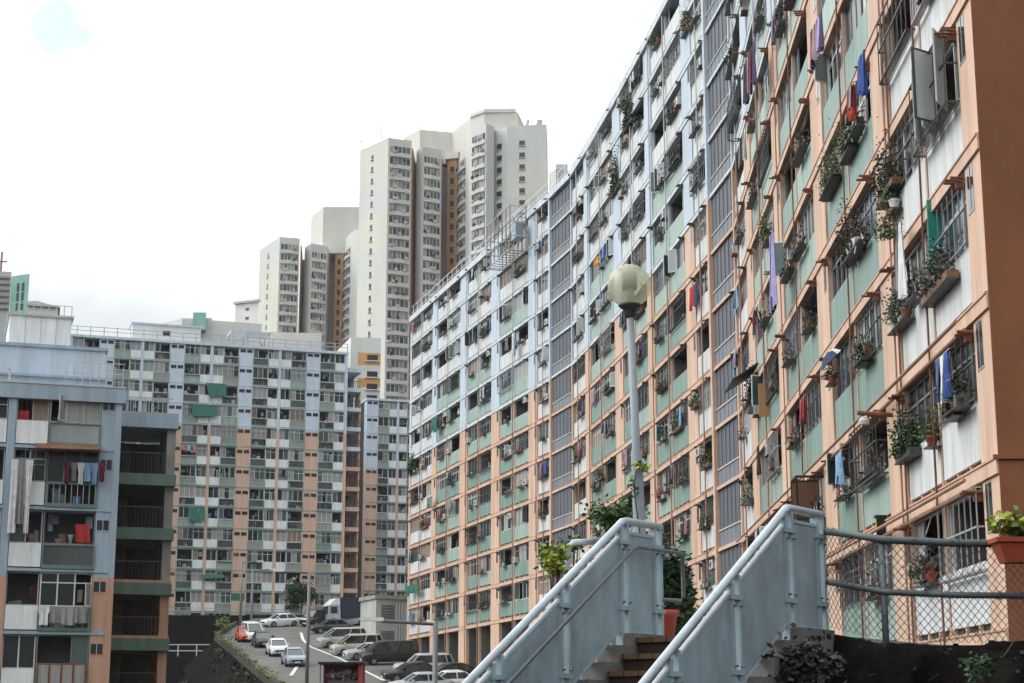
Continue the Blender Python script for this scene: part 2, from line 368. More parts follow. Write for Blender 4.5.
# kerb parapet of the road with little plants growing on it
kp = empty('roadside_parapet', (KA[0], KA[1], gz(KA[0]+2, KA[1])), 'low mossy concrete parapet along the left edge of the climbing road', 'parapet wall')
m = MB(); pts = [(KA[0]-KD[0]*22, KA[1]-KD[1]*22), KA, ((KA[0]+KB[0])/2, (KA[1]+KB[1])/2), KB, (-30.8, 197)]
for a, b in zip(pts, pts[1:]):
    n = 8
    for i in range(n):
        p = [a[j]+(b[j]-a[j])*i/n for j in (0, 1)]; q = [a[j]+(b[j]-a[j])*(i+1)/n for j in (0, 1)]
        l = math.hypot(q[0]-p[0], q[1]-p[1]); nx, ny = -(q[1]-p[1])/l, (q[0]-p[0])/l
        zp, zq = plane(p[1]), plane(q[1])
        m.hexa([(p[0], p[1], zp-2.6), (q[0], q[1], zq-2.6), (q[0]+nx*.36, q[1]+ny*.36, zq-2.6), (p[0]+nx*.36, p[1]+ny*.36, zp-2.6),
                (p[0], p[1], zp+.55), (q[0], q[1], zq+.55), (q[0]+nx*.35, q[1]+ny*.35, zq+.55), (p[0]+nx*.35, p[1]+ny*.35, zp+.55)], 'mossy_concrete')
m.build('wall', kp)
sk = MB()
for a, b in zip(pts, pts[1:]):
    for i in range(8):
        p = [a[j]+(b[j]-a[j])*i/8 for j in (0, 1)]; q = [a[j]+(b[j]-a[j])*(i+1)/8 for j in (0, 1)]
        l = math.hypot(q[0]-p[0], q[1]-p[1]); nx, ny = -(q[1]-p[1])/l, (q[0]-p[0])/l; zp, zq = plane(p[1]), plane(q[1])
        sk.poly([(p[0]+nx*.3, p[1]+ny*.3, zp-.1), (q[0]+nx*.3, q[1]+ny*.3, zq-.1), (q[0]+nx*3.4, q[1]+ny*3.4, zq-3.0), (p[0]+nx*3.4, p[1]+ny*3.4, zp-3.0)], 'soil')
tag(sk.build('embankment'), kind='structure')
sc_r = random.Random(19); m = MB()
for q in range(9000):
    k = sc_r.random()*1.25-.3; x = KA[0]+(KB[0]-KA[0])*k; y = KA[1]+(KB[1]-KA[1])*k; o = .5+sc_r.random()**1.3*9
    if mathutils.noise.noise(mathutils.Vector((x*.35, y*.35, o*.3))) < -.12: continue
    m.leaf((x+KN[0]*o, y+KN[1]*o, max(gz(x+KN[0]*o, y+KN[1]*o), -7)+sc_r.uniform(.02, .3)), sc_r.uniform(.2, .5), sc_r, sc_r.choice(['leaf_dark', 'leaf_dark', 'leaf_dark', 'soil', 'leaf_dry', 'leaf']))
tag(m.build('scrub'), 'dark scrub covering the slope below the climbing road', 'scrub', kind='stuff')
pv = MB()
for a, b in zip(pts, pts[1:]):
    for i in range(8):
        p = [a[j]+(b[j]-a[j])*i/8 for j in (0, 1)]; q = [a[j]+(b[j]-a[j])*(i+1)/8 for j in (0, 1)]
        l = math.hypot(q[0]-p[0], q[1]-p[1]); nx, ny = -(q[1]-p[1])/l, (q[0]-p[0])/l; zp, zq = plane(p[1])+.12, plane(q[1])+.12
        pv.hexa([(p[0]-nx*1.3, p[1]-ny*1.3, zp-.6), (q[0]-nx*1.3, q[1]-ny*1.3, zq-.6), (q[0]-nx*.003, q[1]-ny*.003, zq-.6), (p[0]-nx*.003, p[1]-ny*.003, zp-.6), (p[0]-nx*1.3, p[1]-ny*1.3, zp), (q[0]-nx*1.3, q[1]-ny*1.3, zq), (q[0]-nx*.003, q[1]-ny*.003, zq), (p[0]-nx*.003, p[1]-ny*.003, zp)], 'asphalt')
tag(pv.build('pavement'), kind='structure')
r = random.Random(3)
for i in range(9):
    k = i/8.0; x = KA[0]+(KB[0]-KA[0])*k*.97; y = KA[1]+(KB[1]-KA[1])*k*.97
    m = MB(); rr = r.uniform(.25, .5); m.foliage((x-.2, y, plane(y)+.65), (rr*1.5, rr*2, rr*.7), 130, .16, ['leaf_yellow', 'leaf_light', 'leaf'], r, 8)
    tag(m.build('weed_tuft'), 'yellow-green weed tuft on the roadside parapet, %s from its near end' % ORD[i+1], 'plant', 'weed tufts on the roadside parapet')
m = MB()
m.foliage((-30.0, 184, plane(184)+1.0), (.8, 2.4, .7), 500, .25, ['leaf_light', 'leaf_yellow', 'leaf'], r, 14)
tag(m.build('shrub'), 'bright green shrub on the upper bend of the roadside parapet', 'shrub')

# dark retaining walls
FX = (.9504, .3110); FO = (.3110, -.9504)
FB = F((-22.2, 230.0), FX, FO)               # far block: s=0 at its right end
rw = empty('retaining_wall', (-30, 221, 10), 'tall dark stained retaining wall below the peach and blue apartment block', 'retaining wall')
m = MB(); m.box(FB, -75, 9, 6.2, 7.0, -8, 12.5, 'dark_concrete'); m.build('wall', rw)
m = MB(); m.box(FB, -75, 9, 6.1, 7.1, 12.5, 12.68, 'mossy_concrete'); m.build('coping', rw)
m = MB()
for i in range(43):
    s_ = -75+i*2; m.box(FB, s_, s_+.06, 6.6, 6.66, 12.68, 13.9, 'alu')
for z in (13.3, 13.85): m.box(FB, -75, 9, 6.60, 6.66, z, z+.06, 'alu')
m.build('railing', rw)
m = MB(); r = random.Random(5)
for i in range(26):
    s_ = r.uniform(-60, 4); p = FB.pt(s_, 6.9, 12.7-r.uniform(0, .8))
    m.foliage(p, (1.6, .5, .6), 60, .3, ['leaf_dark', 'leaf_dark', 'leaf'], r, 5)
tag(m.build('creeper'), 'dark creepers hanging over the top of the tall retaining wall', 'plant', kind='stuff')
lw = empty('terrace_wall', (-45, 190, 2), 'dark lower terrace wall behind the stair tower, topped by a pale railing', 'retaining wall')
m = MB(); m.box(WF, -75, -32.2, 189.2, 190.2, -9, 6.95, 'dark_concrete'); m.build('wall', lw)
m = MB()
for i in range(20): m.box(WF, -70+i*2, -69.9+i*2, 189.6, 189.7, 6.95, 8.2, 'alu_white')
for z in (7.5, 8.15): m.box(WF, -71, -32.0, 189.58, 189.72, z, z+.1, 'alu_white')
m.build('railing', lw)

# ---------------------------------------------------------------- facade pieces
def garment(mb, fr, s, o, z, w, h, m, rnd):
    """a hanging cloth with folds and a little thickness"""
    n = 5; rows_ = []
    ph = rnd.uniform(0, 6); shirt = rnd.random() < .45
    for side in (0, .02):
        for j in range(3):
            zz = z-h*j/2; row = []
            for i in range(n+1):
                ww = w*((1, .6, .64)[j] if shirt else (1-.12*(j == 1))); row.append(fr.pt(s+(i/n-.5)*ww, o+side+.035*sin(ph+i*2.1)*j, zz+(rnd.uniform(-.03, .03) if j == 2 else 0)))
            rows_.append(row)
    for b in (0, 3):
        for j in range(2):
            for i in range(n): mb.poly([rows_[b+j][i], rows_[b+j][i+1], rows_[b+j+1][i+1], rows_[b+j+1][i]], m)
    mb.poly([rows_[2][0], rows_[2][n], rows_[5][n], rows_[5][0]], m); mb.poly([rows_[0][0], rows_[0][n], rows_[3][n], rows_[3][0]], m)
PANES = ['glass', 'glass', 'glass', 'glass_grey', 'glass_grey', 'glass_green', 'glass', 'curtain', 'curtain', 'curtain_warm', 'glass']
STUFFM = ['cloth_white', 'cloth_grey', 'cloth_sky', 'cloth_grey', 'cloth_black', 'wood', 'ac_body', 'cloth_maroon', 'cloth_navy', 'cloth_white', 'cloth_grey', 'interior', 'alu', 'cloth_black', 'green_frame', 'curtain']
def clutter(mb, fr, s0, s1, z0, z1, rnd, k):
    for _ in range(k):
        w = rnd.uniform(.15, .5); h = rnd.uniform(.2, .8); x = rnd.uniform(s0+.05, max(s0+.06, s1-w)); zz = rnd.uniform(z0, max(z0+.01, z1-h)) if rnd.random() < .6 else z0
        w = min(w, s1-x-.02); o = -rnd.uniform(.45, .9)
        if rnd.random() < .5: garment(mb, fr, x+w/2, o, min(z1-.05, zz+h), w, h, rnd.choice(STUFFM), rnd)
        else: mb.box(fr, x, x+w, o-.2, o, zz, min(z1, zz+h), rnd.choice(STUFFM))
def window(fr, s0, s1, z0, z1, typ, rnd, near=False, plane_o=-.14, mess=0):
    """returns (frame mesh, pane mesh) for an opening"""
    fm, pm = MB(), MB(); o = plane_o; t_ = .05; fmat = rnd.choice(['alu', 'alu_white', 'alu', 'louvre'])
    if plane_o in (-.2, -.1) and not near: fmat = 'alu_white'; t_ = .07
    W = s1-s0
    fm.box(fr, s0, s1, o-.04, o+.03, z0, z0+t_, fmat); fm.box(fr, s0, s1, o-.04, o+.03, z1-t_, z1, fmat)
    fm.box(fr, s0, s0+t_, o-.04, o+.028, z0+t_, z1-t_, fmat); fm.box(fr, s1-t_, s1, o-.04, o+.028, z0+t_, z1-t_, fmat)
    n = max(2, int(round(W/.8))); zt = z1-(z1-z0)*.3; far = plane_o in (-.2, -.1) and not near
    if typ == 'open' or typ == 'cage':
        clutter(pm, fr, s0, s1, z0, z1-.1, rnd, rnd.randint(3, 7))
        if rnd.random() < .5:      # one leaf left in place
            i = rnd.choice([0, n-1]); a = s0+W*i/n; b = s0+W*(i+1)/n
            pm.box(fr, a+.04, b-.04, o-.02, o-.01, z0+.05, z1-.05, rnd.choice(PANES)); fm.box(fr, (a if i else b)-.025, (a if i else b)+.025, o-.03, o+.02, z0+t_, z1-t_, fmat)
    else:
        tr_ = rnd.random() < .5; same = rnd.choice(PANES) if rnd.random() < (.15 if far else .5) else None
        for i in range(n):
            a = s0+W*i/n; b = s0+W*(i+1)/n
            if i: fm.box(fr, a-.03, a+.03, o-.035, o+.02, z0+t_, z1-t_, fmat)
            pmn = same or (rnd.choice(['sash_glass', 'curtain', 'glass_grey', 'glass', 'glass_green', 'sash_glass', 'glass', 'curtain']) if far else rnd.choice(PANES))
            if typ == 'casement' and rnd.random() < .27:      # sash swung out on its side hinge
                sg = rnd.choice([-1, 1]); hx = a+.05 if sg > 0 else b-.05; ang = rnd.uniform(.5, 1.25); L_ = min(.5, (b-a)*.75)
                f2 = F(fr.pt(hx, o+.04, 0), (fr.d[0]*cos(ang)*sg+fr.n[0]*sin(ang), fr.d[1]*cos(ang)*sg+fr.n[1]*sin(ang)), (fr.n[0]*cos(ang)-sg*fr.d[0]*sin(ang), fr.n[1]*cos(ang)-sg*fr.d[1]*sin(ang)))
                zz1 = zt if tr_ else z1-.05
                pm.box(f2, .04, L_-.04, -.006, .006, z0+.08, zz1-.04, rnd.choice(['sash_glass', 'sash_glass', 'glass_green']))
                for q in ((0, .04, z0+.04, zz1), (L_-.04, L_, z0+.04, zz1), (.04, L_-.04, z0+.04, z0+.08), (.04, L_-.04, zz1-.04, zz1)):
                    fm.box(f2, q[0], q[1], -.015, .015, q[2], q[3], 'alu_white')
                if rnd.random() < .6: clutter(pm, fr, a+.05, b-.05, z0, z1-.1, rnd, 2)
            elif rnd.random() < .12 and near: clutter(pm, fr, a+.05, b-.05, z0, z1-.1, rnd, 2)
            else: pm.box(fr, a+.03, b-.03, o-.02, o-.008, z0+t_, z1-t_, pmn)
        if tr_: fm.box(fr, s0+t_, s1-t_, o-.025, o+.015, zt-.025, zt+.025, fmat)
    if typ in ('cage', 'bars'):
        oo = .02 if typ == 'bars' else rnd.uniform(.1, .24); za = z0-(.15 if typ == 'cage' else -.02); gmn = rnd.choice(['dark_metal', 'alu', 'dark_metal', 'dark_metal', 'louvre'])
        nb = int(W/(.42 if near else .40))
        if not near: 
            for i in range(nb+1):
                x = s0+.03+(W-.06)*i/nb; fm.box(fr, x-.013, x+.013, oo-.013, oo+.013, za, z1-.03, gmn)
        else:
            for i in range(nb+1):
                x = s0+.03+(W-.06)*i/nb; fm.box(fr, x-.01, x+.01, oo-.01, oo+.01, za, z1-.03, gmn)
        for z in ((za, (za+z1)/2, z1-.06) if typ == 'cage' else (za, z0+(z1-z0)*.5)):
            fm.box(fr, s0+.02, s1-.02, oo-.015, oo+.015, z, z+.03, gmn)
            if typ == 'cage':
                for x in (s0+.02, s1-.05): fm.box(fr, x, x+.03, .0, oo-.015, z, z+.03, gmn)
        if typ == 'cage':
            for q in range(6): fm.box(fr, s0+.02, s1-.02, oo*q/6, oo*q/6+.012, za-.02, za-.005, gmn)
    if plane_o == -.14 and mess and rnd.random() < .55:      # hangers, brackets, dead plants and odds and ends on the sill
        x0 = s0+rnd.uniform(.1, W*.5); ww = rnd.uniform(.5, W*.6)
        for _ in range(mess):
            x = min(s1-.05, x0+rnd.random()*ww); z = z0+abs(rnd.gauss(0, .28)); oo = rnd.uniform(-.1, .26)
            if rnd.random() < .25: pm.tube([fr.pt(x, oo, z), fr.pt(x+rnd.uniform(-.3, .3), oo+rnd.uniform(-.1, .1), z+rnd.uniform(-.3, .35))], .011, rnd.choice(['dark_metal', 'rust', 'alu', 'dark_metal']), 4)
            else: pm.leaf(fr.pt(x, oo, z), rnd.uniform(.06, .17), rnd, rnd.choice(['leaf_dark', 'leaf_dark', 'interior_dark', 'dark_metal', 'cloth_grey', 'leaf', 'cloth_black', 'rust', 'leaf_dry']))
        for _ in range(3): x = min(s1-.35, x0+rnd.random()*ww); pm.box(fr, x, x+rnd.uniform(.12, .3), .0, rnd.uniform(.1, .24), z0-.03, z0+rnd.uniform(.1, .3), rnd.choice(['interior', 'cloth_grey', 'dark_metal', 'wood', 'ac_body', 'pot_red', 'leaf_dark']))
        fm.box(fr, max(s0, x0-.1), min(s1, x0+ww+.1), .0, .27, z0-.05, z0-.035, 'dark_metal')
    return fm, pm
def foliage_box(mb, fr, s, o, z, w, h, n, sz, rnd, mats=('leaf', 'leaf_dark', 'leaf_light')):
    n = int(n*1.9); sz *= .72
    for q in range(7):
        x = rnd.uniform(-.4, .4)*w; mb.tube([fr.pt(s+x, o, z-.05), fr.pt(s+x+rnd.uniform(-.1, .1), o+rnd.uniform(0, .1), z+h*rnd.uniform(.4, .9))], .008, 'bark', 4)
    for _ in range(n):
        k = rnd.gauss(0, .4); kk = max(-1, min(1, k))
        p = fr.pt(s+kk*w/2, o+rnd.gauss(0, .12), z+abs(rnd.gauss(0, .45))*h*(1.1-abs(kk)*.5)-.12*rnd.random()*h)
        mb.leaf(p, sz*rnd.uniform(.6, 1.4), rnd, rnd.choice(mats))
# ---------------------------------------------------------------- the long curved block on the right
HM = 37.0; FH = 2.7
MR = empty('apartment_block', (7.68, 27.3, -8), 'long curved apartment block with peach lower floors and pale blue upper floors on the right', 'apartment building')
A_, B2_, B_, C2_, C_, D_ = (7.725, 27.3), (9.6, 72.0), (9.06, 77.0), (4.1, 114.5), (2.68, 119.8), (-9.5, 158.9)
def seg(P, Q, cuts, bow=0):
    L_ = math.hypot(Q[0]-P[0], Q[1]-P[1]); d = ((Q[0]-P[0])/L_, (Q[1]-P[1])/L_); n = (-d[1], d[0]) 
    tot = cuts[-1][1]
    return [(c[0], [P[0]+d[0]*L_*s/tot-n[0]*bow*4*(s/tot)*(1-s/tot) for s in [c[1]]][0], [P[1]+d[1]*L_*s/tot-n[1]*bow*4*(s/tot)*(1-s/tot) for s in [c[1]]][0]) for c in cuts]
# every cut: (kind of the unit that ENDS here, s)
S1 = [('', 0), ('end', 1.25), ('dw', 8.1), ('pil', 10.2), ('dg', 18.3), ('pil', 20.6), ('dg', 28.6), ('pil', 30.8), ('dg', 38.6), ('pil', 41.2), ('sw', 45.95)]
S2 = [('', 0), ('sw', 3.2), ('pil', 5.4), ('dg', 13.2), ('pil', 15.0), ('dg', 22.0), ('pil', 24.3), ('dg', 31.9), ('pil', 33.7), ('sw', 37.8)]
S3 = [('', 0), ('sw', 2.9), ('pil', 5.0), ('dg', 12.3), ('pil', 14.5), ('dg', 21.3), ('pil', 23.6), ('dg', 31.2), ('pil', 32.8), ('dw', 40.3), ('end', 40.95)]
nodes = seg(A_, B2_, S1)[:]+[('stair', *B_)]+seg(B_, C2_, S2, .28)[1:]+[('stair', *C_)]+seg(C_, D_, S3)[1:]
PTS = [(n[1], n[2]) for n in nodes]
def norm_at(i):
    def nn(a, b):
        l = math.hypot(b[0]-a[0], b[1]-a[1]); return (-(b[1]-a[1])/l, (b[0]-a[0])/l)
    a = nn(PTS[i-1], PTS[i]) if i else nn(PTS[0], PTS[1]); b = nn(PTS[i], PTS[i+1]) if i < len(PTS)-1 else a
    x, y = a[0]+b[0], a[1]+b[1]; k = 2/(x*x+y*y); return (x*k, y*k)      # mitred
NR = [norm_at(i) for i in range(len(PTS))]
DROP = .72
DZ = [-DROP*(1-s[1]/45.95) for s in S1]+[0]*(len(PTS)-len(S1))
def mstrip(mb, i0, i1, o0, o1, z0, z1, m):
    for i in range(i0, i1):
        P, Q, n, q = PTS[i], PTS[i+1], NR[i], NR[i+1]
        a, b = DZ[i], DZ[i+1]
        mb.hexa([(P[0]+n[0]*o0, P[1]+n[1]*o0, z0+a), (Q[0]+q[0]*o0, Q[1]+q[1]*o0, z0+b), (Q[0]+q[0]*o1, Q[1]+q[1]*o1, z0+b), (P[0]+n[0]*o1, P[1]+n[1]*o1, z0+a),
                 (P[0]+n[0]*o0, P[1]+n[1]*o0, z1+a), (Q[0]+q[0]*o0, Q[1]+q[1]*o0, z1+b), (Q[0]+q[0]*o1, Q[1]+q[1]*o1, z1+b), (P[0]+n[0]*o1, P[1]+n[1]*o1, z1+a)], m)
NU = len(PTS)-1
FRS = []
for i in range(NU):
    P, Q = PTS[i], PTS[i+1]; l = math.hypot(Q[0]-P[0], Q[1]-P[1]); d = ((Q[0]-P[0])/l, (Q[1]-P[1])/l)
    FRS.append((nodes[i+1][0], F(P, d, (-d[1], d[0]), DZ[i], (DZ[i+1]-DZ[i])/l), l))
def rows_for(i): return 13 if i < 21 else 11           # storeys above the open ground floor
ist = [i for i, f in enumerate(FRS) if f[0] == 'stair']
BACK = -13.0
# body: back wall, slabs/bands, roof
shell = MB(); mstrip(shell, 0, NU, -1.75, -1.55, -8, HM-.3, 'interior'); mstrip(shell, 0, NU, BACK, BACK+.3, -8, HM-.3, 'end_shade_peach'); shell.build('back_wall', MR)
roof = MB(); mstrip(roof, 0, NU, BACK, .16, HM-.32, HM, 'band_white'); mstrip(roof, 0, NU, .02, .14, HM+.003, HM+.22, 'pale_blue'); roof.build('roof', MR)
for k in range(1, 14):
    z = HM-FH*k; m = MB(); blue_ = k <= 5
    i1 = NU if k <= 11 else 21
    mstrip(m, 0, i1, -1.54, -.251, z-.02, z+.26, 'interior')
    for i in range(i1):
        st_ = FRS[i][0] == 'stair'; mstrip(m, i, i+1, -.25, .045 if not st_ else .02, z-.02 if not st_ else z+.04, z+.26 if not st_ else z+.19, 'band_white' if blue_ else 'peach')
    for i in range(i1):
        if FRS[i][0] != 'stair': mstrip(m, i, i+1, .046, .065, z+.215, z+.255, 'band_white' if blue_ else 'shaded_peach')
    m.build('floor_band', MR)
# end wall at the near end
f0 = FRS[0][1]
m = MB(); m.box(f0, -.02, .3, BACK, -1.0, -8, HM-.33, 'end_shade_peach'); m.box(f0, -.025, -.0, -1.0, .012, -8, HM-.33, 'end_shade_peach'); m.box(f0, -.075, -.026, BACK, .10, HM-FH*12+.2, HM-FH*12+.27, 'end_shade_peach'); m.box(f0, -.06, -.026, BACK, -.5, HM-FH*6+.2, HM-FH*6+.23, 'end_shade_peach'); m.build('end_wall', MR)
# pilasters
WALL_LOT = Lot('pilaster', MR, 100); WL = Lot('window', MR, 96); PL = Lot('spandrel_panel', MR, 96); SL = Lot('stair_screen', MR, 60)
SW = Lot('small_window', MR, 90); PO = Lot('pole_socket', MR, 80); MU = Lot('mullion_pier', MR, 40)
def pilaster(fr, a, b, upto, drop):
    m = MB(); zc = HM-FH*5
    m.box(fr, a, b, -1.5, 0, zc, HM-.33, 'pale_blue'); m.box(fr, a, b, -1.5, 0, drop, zc, 'peach'); return m
def unit_label(i, row): return i, row
SPOTS = []       # (unit index, frame, s0, s1, row, panel top z, window top z, kind)
r = random.Random(21)
order = 0
for i, (kind, fr, l) in enumerate(FRS):
    nr = rows_for(i); zlow = HM-FH*nr; dist = math.hypot(*fr.pt(l/2, 0, 0)[:2]); drop = -8 if i < 21 else 4.0
    if kind in ('end', 'pil'):
        m = MB(); zc = HM-FH*5
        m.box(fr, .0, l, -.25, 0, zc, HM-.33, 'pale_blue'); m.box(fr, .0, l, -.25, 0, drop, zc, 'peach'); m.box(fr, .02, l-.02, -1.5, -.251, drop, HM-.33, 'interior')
        WALL_LOT.add(1000/dist, m)
        if kind == 'pil' or i == 0:
            for k in range(nr):
                z = HM-FH*k
                sw = MB(); wx = r.uniform(.2, .35) if kind == 'pil' else .62
                for a in (wx,):
                    sw.box(fr, a, a+.42, -.02, .006, z-.86, z-.08, 'glass' if r.random() < .8 else 'interior_dark'); sw.box(fr, a-.03, a+.45, .002, .012, z-.89, z-.86, 'alu'); sw.box(fr, a+.2, a+.22, .006, .014, z-.86, z-.08, 'alu')
                SW.add(1000/dist-k*.1, sw)
        continue
    if kind == 'stair':
        zc = HM-FH*5
        m = MB()
        m.box(fr, l-.36, l, -1.5, .10, zc, HM+.25, 'pale_blue'); m.box(fr, l-.36, l, -1.5, .10, drop, zc, 'peach')
        m.box(fr, 0, .16, -1.5, .06, zc, HM-.33, 'pale_blue'); m.box(fr, 0, .16, -1.5, .06, drop, zc, 'peach'); m.build('stair_pier', MR)
        for k in range(nr+1):
            z1 = HM-FH*k+.035 if k else HM-.33; z0 = HM-FH*(k+1)+.195
            m = MB(); m.box(fr, .16, l-.36, -.16, -.10, z0, z1, 'screen_mesh')
            n = 6
            for q in range(1, n): x = .16+(l-.52)*q/n; m.box(fr, x-.035, x+.035, -.10, -.06, z0, z1, 'louvre')
            for zz in (z0+.72,): m.box(fr, .16, l-.36, -.06, -.03, zz, zz+.06, 'tower_grey')
            m.box(fr, .16, l-.36, -.10, -.075, z0, z0+.72, 'louvre')
            SL.add(1000/dist-k*.1, m)
        continue
    # bays of one or two rooms
    dbl = kind[0] == 'd'; parts = [(0, l)] if not dbl else [(0, l/2-.07), (l/2+.07, l)]
    if dbl:
        m = MB(); m.box(fr, l/2-.07, l/2+.07, -.25, -.03, HM-FH*5, HM-.33, 'pale_blue'); m.box(fr, l/2-.07, l/2+.07, -.25, -.03, drop, HM-FH*5, 'peach'); m.box(fr, l/2-.06, l/2+.06, -1.5, -.251, drop, HM-.33, 'interior')
        MU.add(1000/dist, m)
    for k in range(nr):
        z0 = HM-FH*(k+1)+.26; z1 = HM-FH*k-.02 if k else HM-.33
        gr = kind == 'dg' and (k >= 4 or (k == 3 and r.random() < .6) or (k == 2 and i > 18 and r.random() < .2))
        if i in (6, 8) and 5 <= k <= 6: gr = False
        if i == 8 and k == 7: gr = r.random() < .5
        pt_ = z0+1.12
        for (a, b) in parts:
            pm_ = 'white_panel' if not gr else ('green_panel' if k > 5 and r.random() < .75 else 'pale_green_panel')
            m = MB(); m.box(fr, a+.05, b-.05, -.12, -.045, z0+.13, pt_, pm_)
            # the slots below the panel with their small spacers
            m.box(fr, a, b, -.2, -.13, z0, z0+.13, 'interior_dark')
            nsp = max(2, int((b-a)/.9))
            for q in range(nsp+1): x = a+.02+(b-a-.12)*q/nsp; m.box(fr, x, x+.08, -.125, -.06, z0, z0+.13, 'band_white' if k < 5 else 'peach')
            big = 1000/dist-k*.6
            PL.add(big, m)
            x_ = r.random()
            typ = 'glazed' if x_ < .33 else 'casement' if x_ < .47 else 'cage' if x_ < (.55 if dist < 60 else .62) else 'bars' if x_ < .78 else 'open'
            near = dist < 48
            # leave part of the opening as recessed balcony on green bays
            fm, pm = window(fr, a+.02, b-.02, pt_+.0, z1-.03, typ, r, near, -.14, 110 if dist < 60 else 60 if dist < 110 else 30)
            WL.add(big, fm, [('pane', pm)])
            SPOTS.append((i, fr, a, b, k, pt_, z1, typ, dist))
    # dark room behind every opening is the recess itself; partition behind panels
# pole sockets near every pilaster
for i, (kind, fr, l) in enumerate(FRS):
    if kind not in ('dg', 'dw', 'sw') or i < 1: continue
    nr = rows_for(i); dist = math.hypot(*fr.pt(l/2, 0, 0)[:2])
    for k in range(nr):
        z = HM-FH*k-.28
        for s_ in ((.05, ) if r.random() < .5 else (.05, l-.2)):
            m = MB()
            m.box(fr, s_, s_+.1, .0, .14, z-.05, z+.05, 'rust' if dist < 70 else 'dark_metal')
            for q in range(3): m.tube([fr.pt(s_-.12+q*.16, .02, z+.09), fr.pt(s_-.12+q*.16, r.uniform(.2, .38), z+.10)], .028, 'rust' if dist < 70 else 'dark_metal', 6)
            PO.add(1000/dist, m)
# drain pipes down the facade
DP = Lot('drain_pipe', MR, 60)
for i, (kind, fr, l) in enumerate(FRS):
    if kind in ('stair', 'end'): continue
    dist = math.hypot(*fr.pt(l/2, 0, 0)[:2]); bot = -8 if i < 21 else 4.2
    for x in ([l*.5] if kind != 'pil' else ([.12] if i % 4 else [])) + ([l-.35] if kind == 'dw' and i < 3 else []):
        zc = HM-FH*5
        m = MB(); rr = .022 if dist < 60 else .035
        m.tube([fr.pt(x, .09, HM-.4), fr.pt(x, .09, zc)], rr, 'tower_grey', 6)
        m.tube([fr.pt(x, .09, zc), fr.pt(x, .09, bot)], rr, 'rust' if dist < 60 and kind != 'pil' else 'pipe', 6)
        DP.add(1000/dist, m)
for k in (11, 12):
    m = MB(); z = HM-FH*k-.12
    for dz in (0, .14): 
        fr = FRS[0][1]; m.tube([fr.pt(1.3, .14+dz, z+dz), fr.pt(45, .14+dz, z+dz)], .035, 'pipe', 6)
    DP.add(900, m)
for L_ in (WALL_LOT, WL, PL, SL, SW, PO, MU, DP): L_.done()
# ground floor under the far third: columns and dark shop walls
m = MB()
for i in range(21, NU):
    kind, fr, l = FRS[i]
    if kind in ('dg', 'dw'):
        m.box(fr, 0, l, -3.4, -3.2, 3.2, 7.2, 'interior')
m.build('recessed_wall', MR)
rail = MB()
for i in range(NU):
    kind, fr, l = FRS[i]
    n = max(1, int(l/1.5))
    for q in range(n): rail.box(fr, l*q/n, l*q/n+.04, -.1, -.06, HM+.003, HM+1.2, 'alu_white')
    for z in (HM+.6, HM+1.16): rail.box(fr, 0, l, -.095, -.065, z, z+.04, 'alu_white')
rail.build('roof_railing', MR)
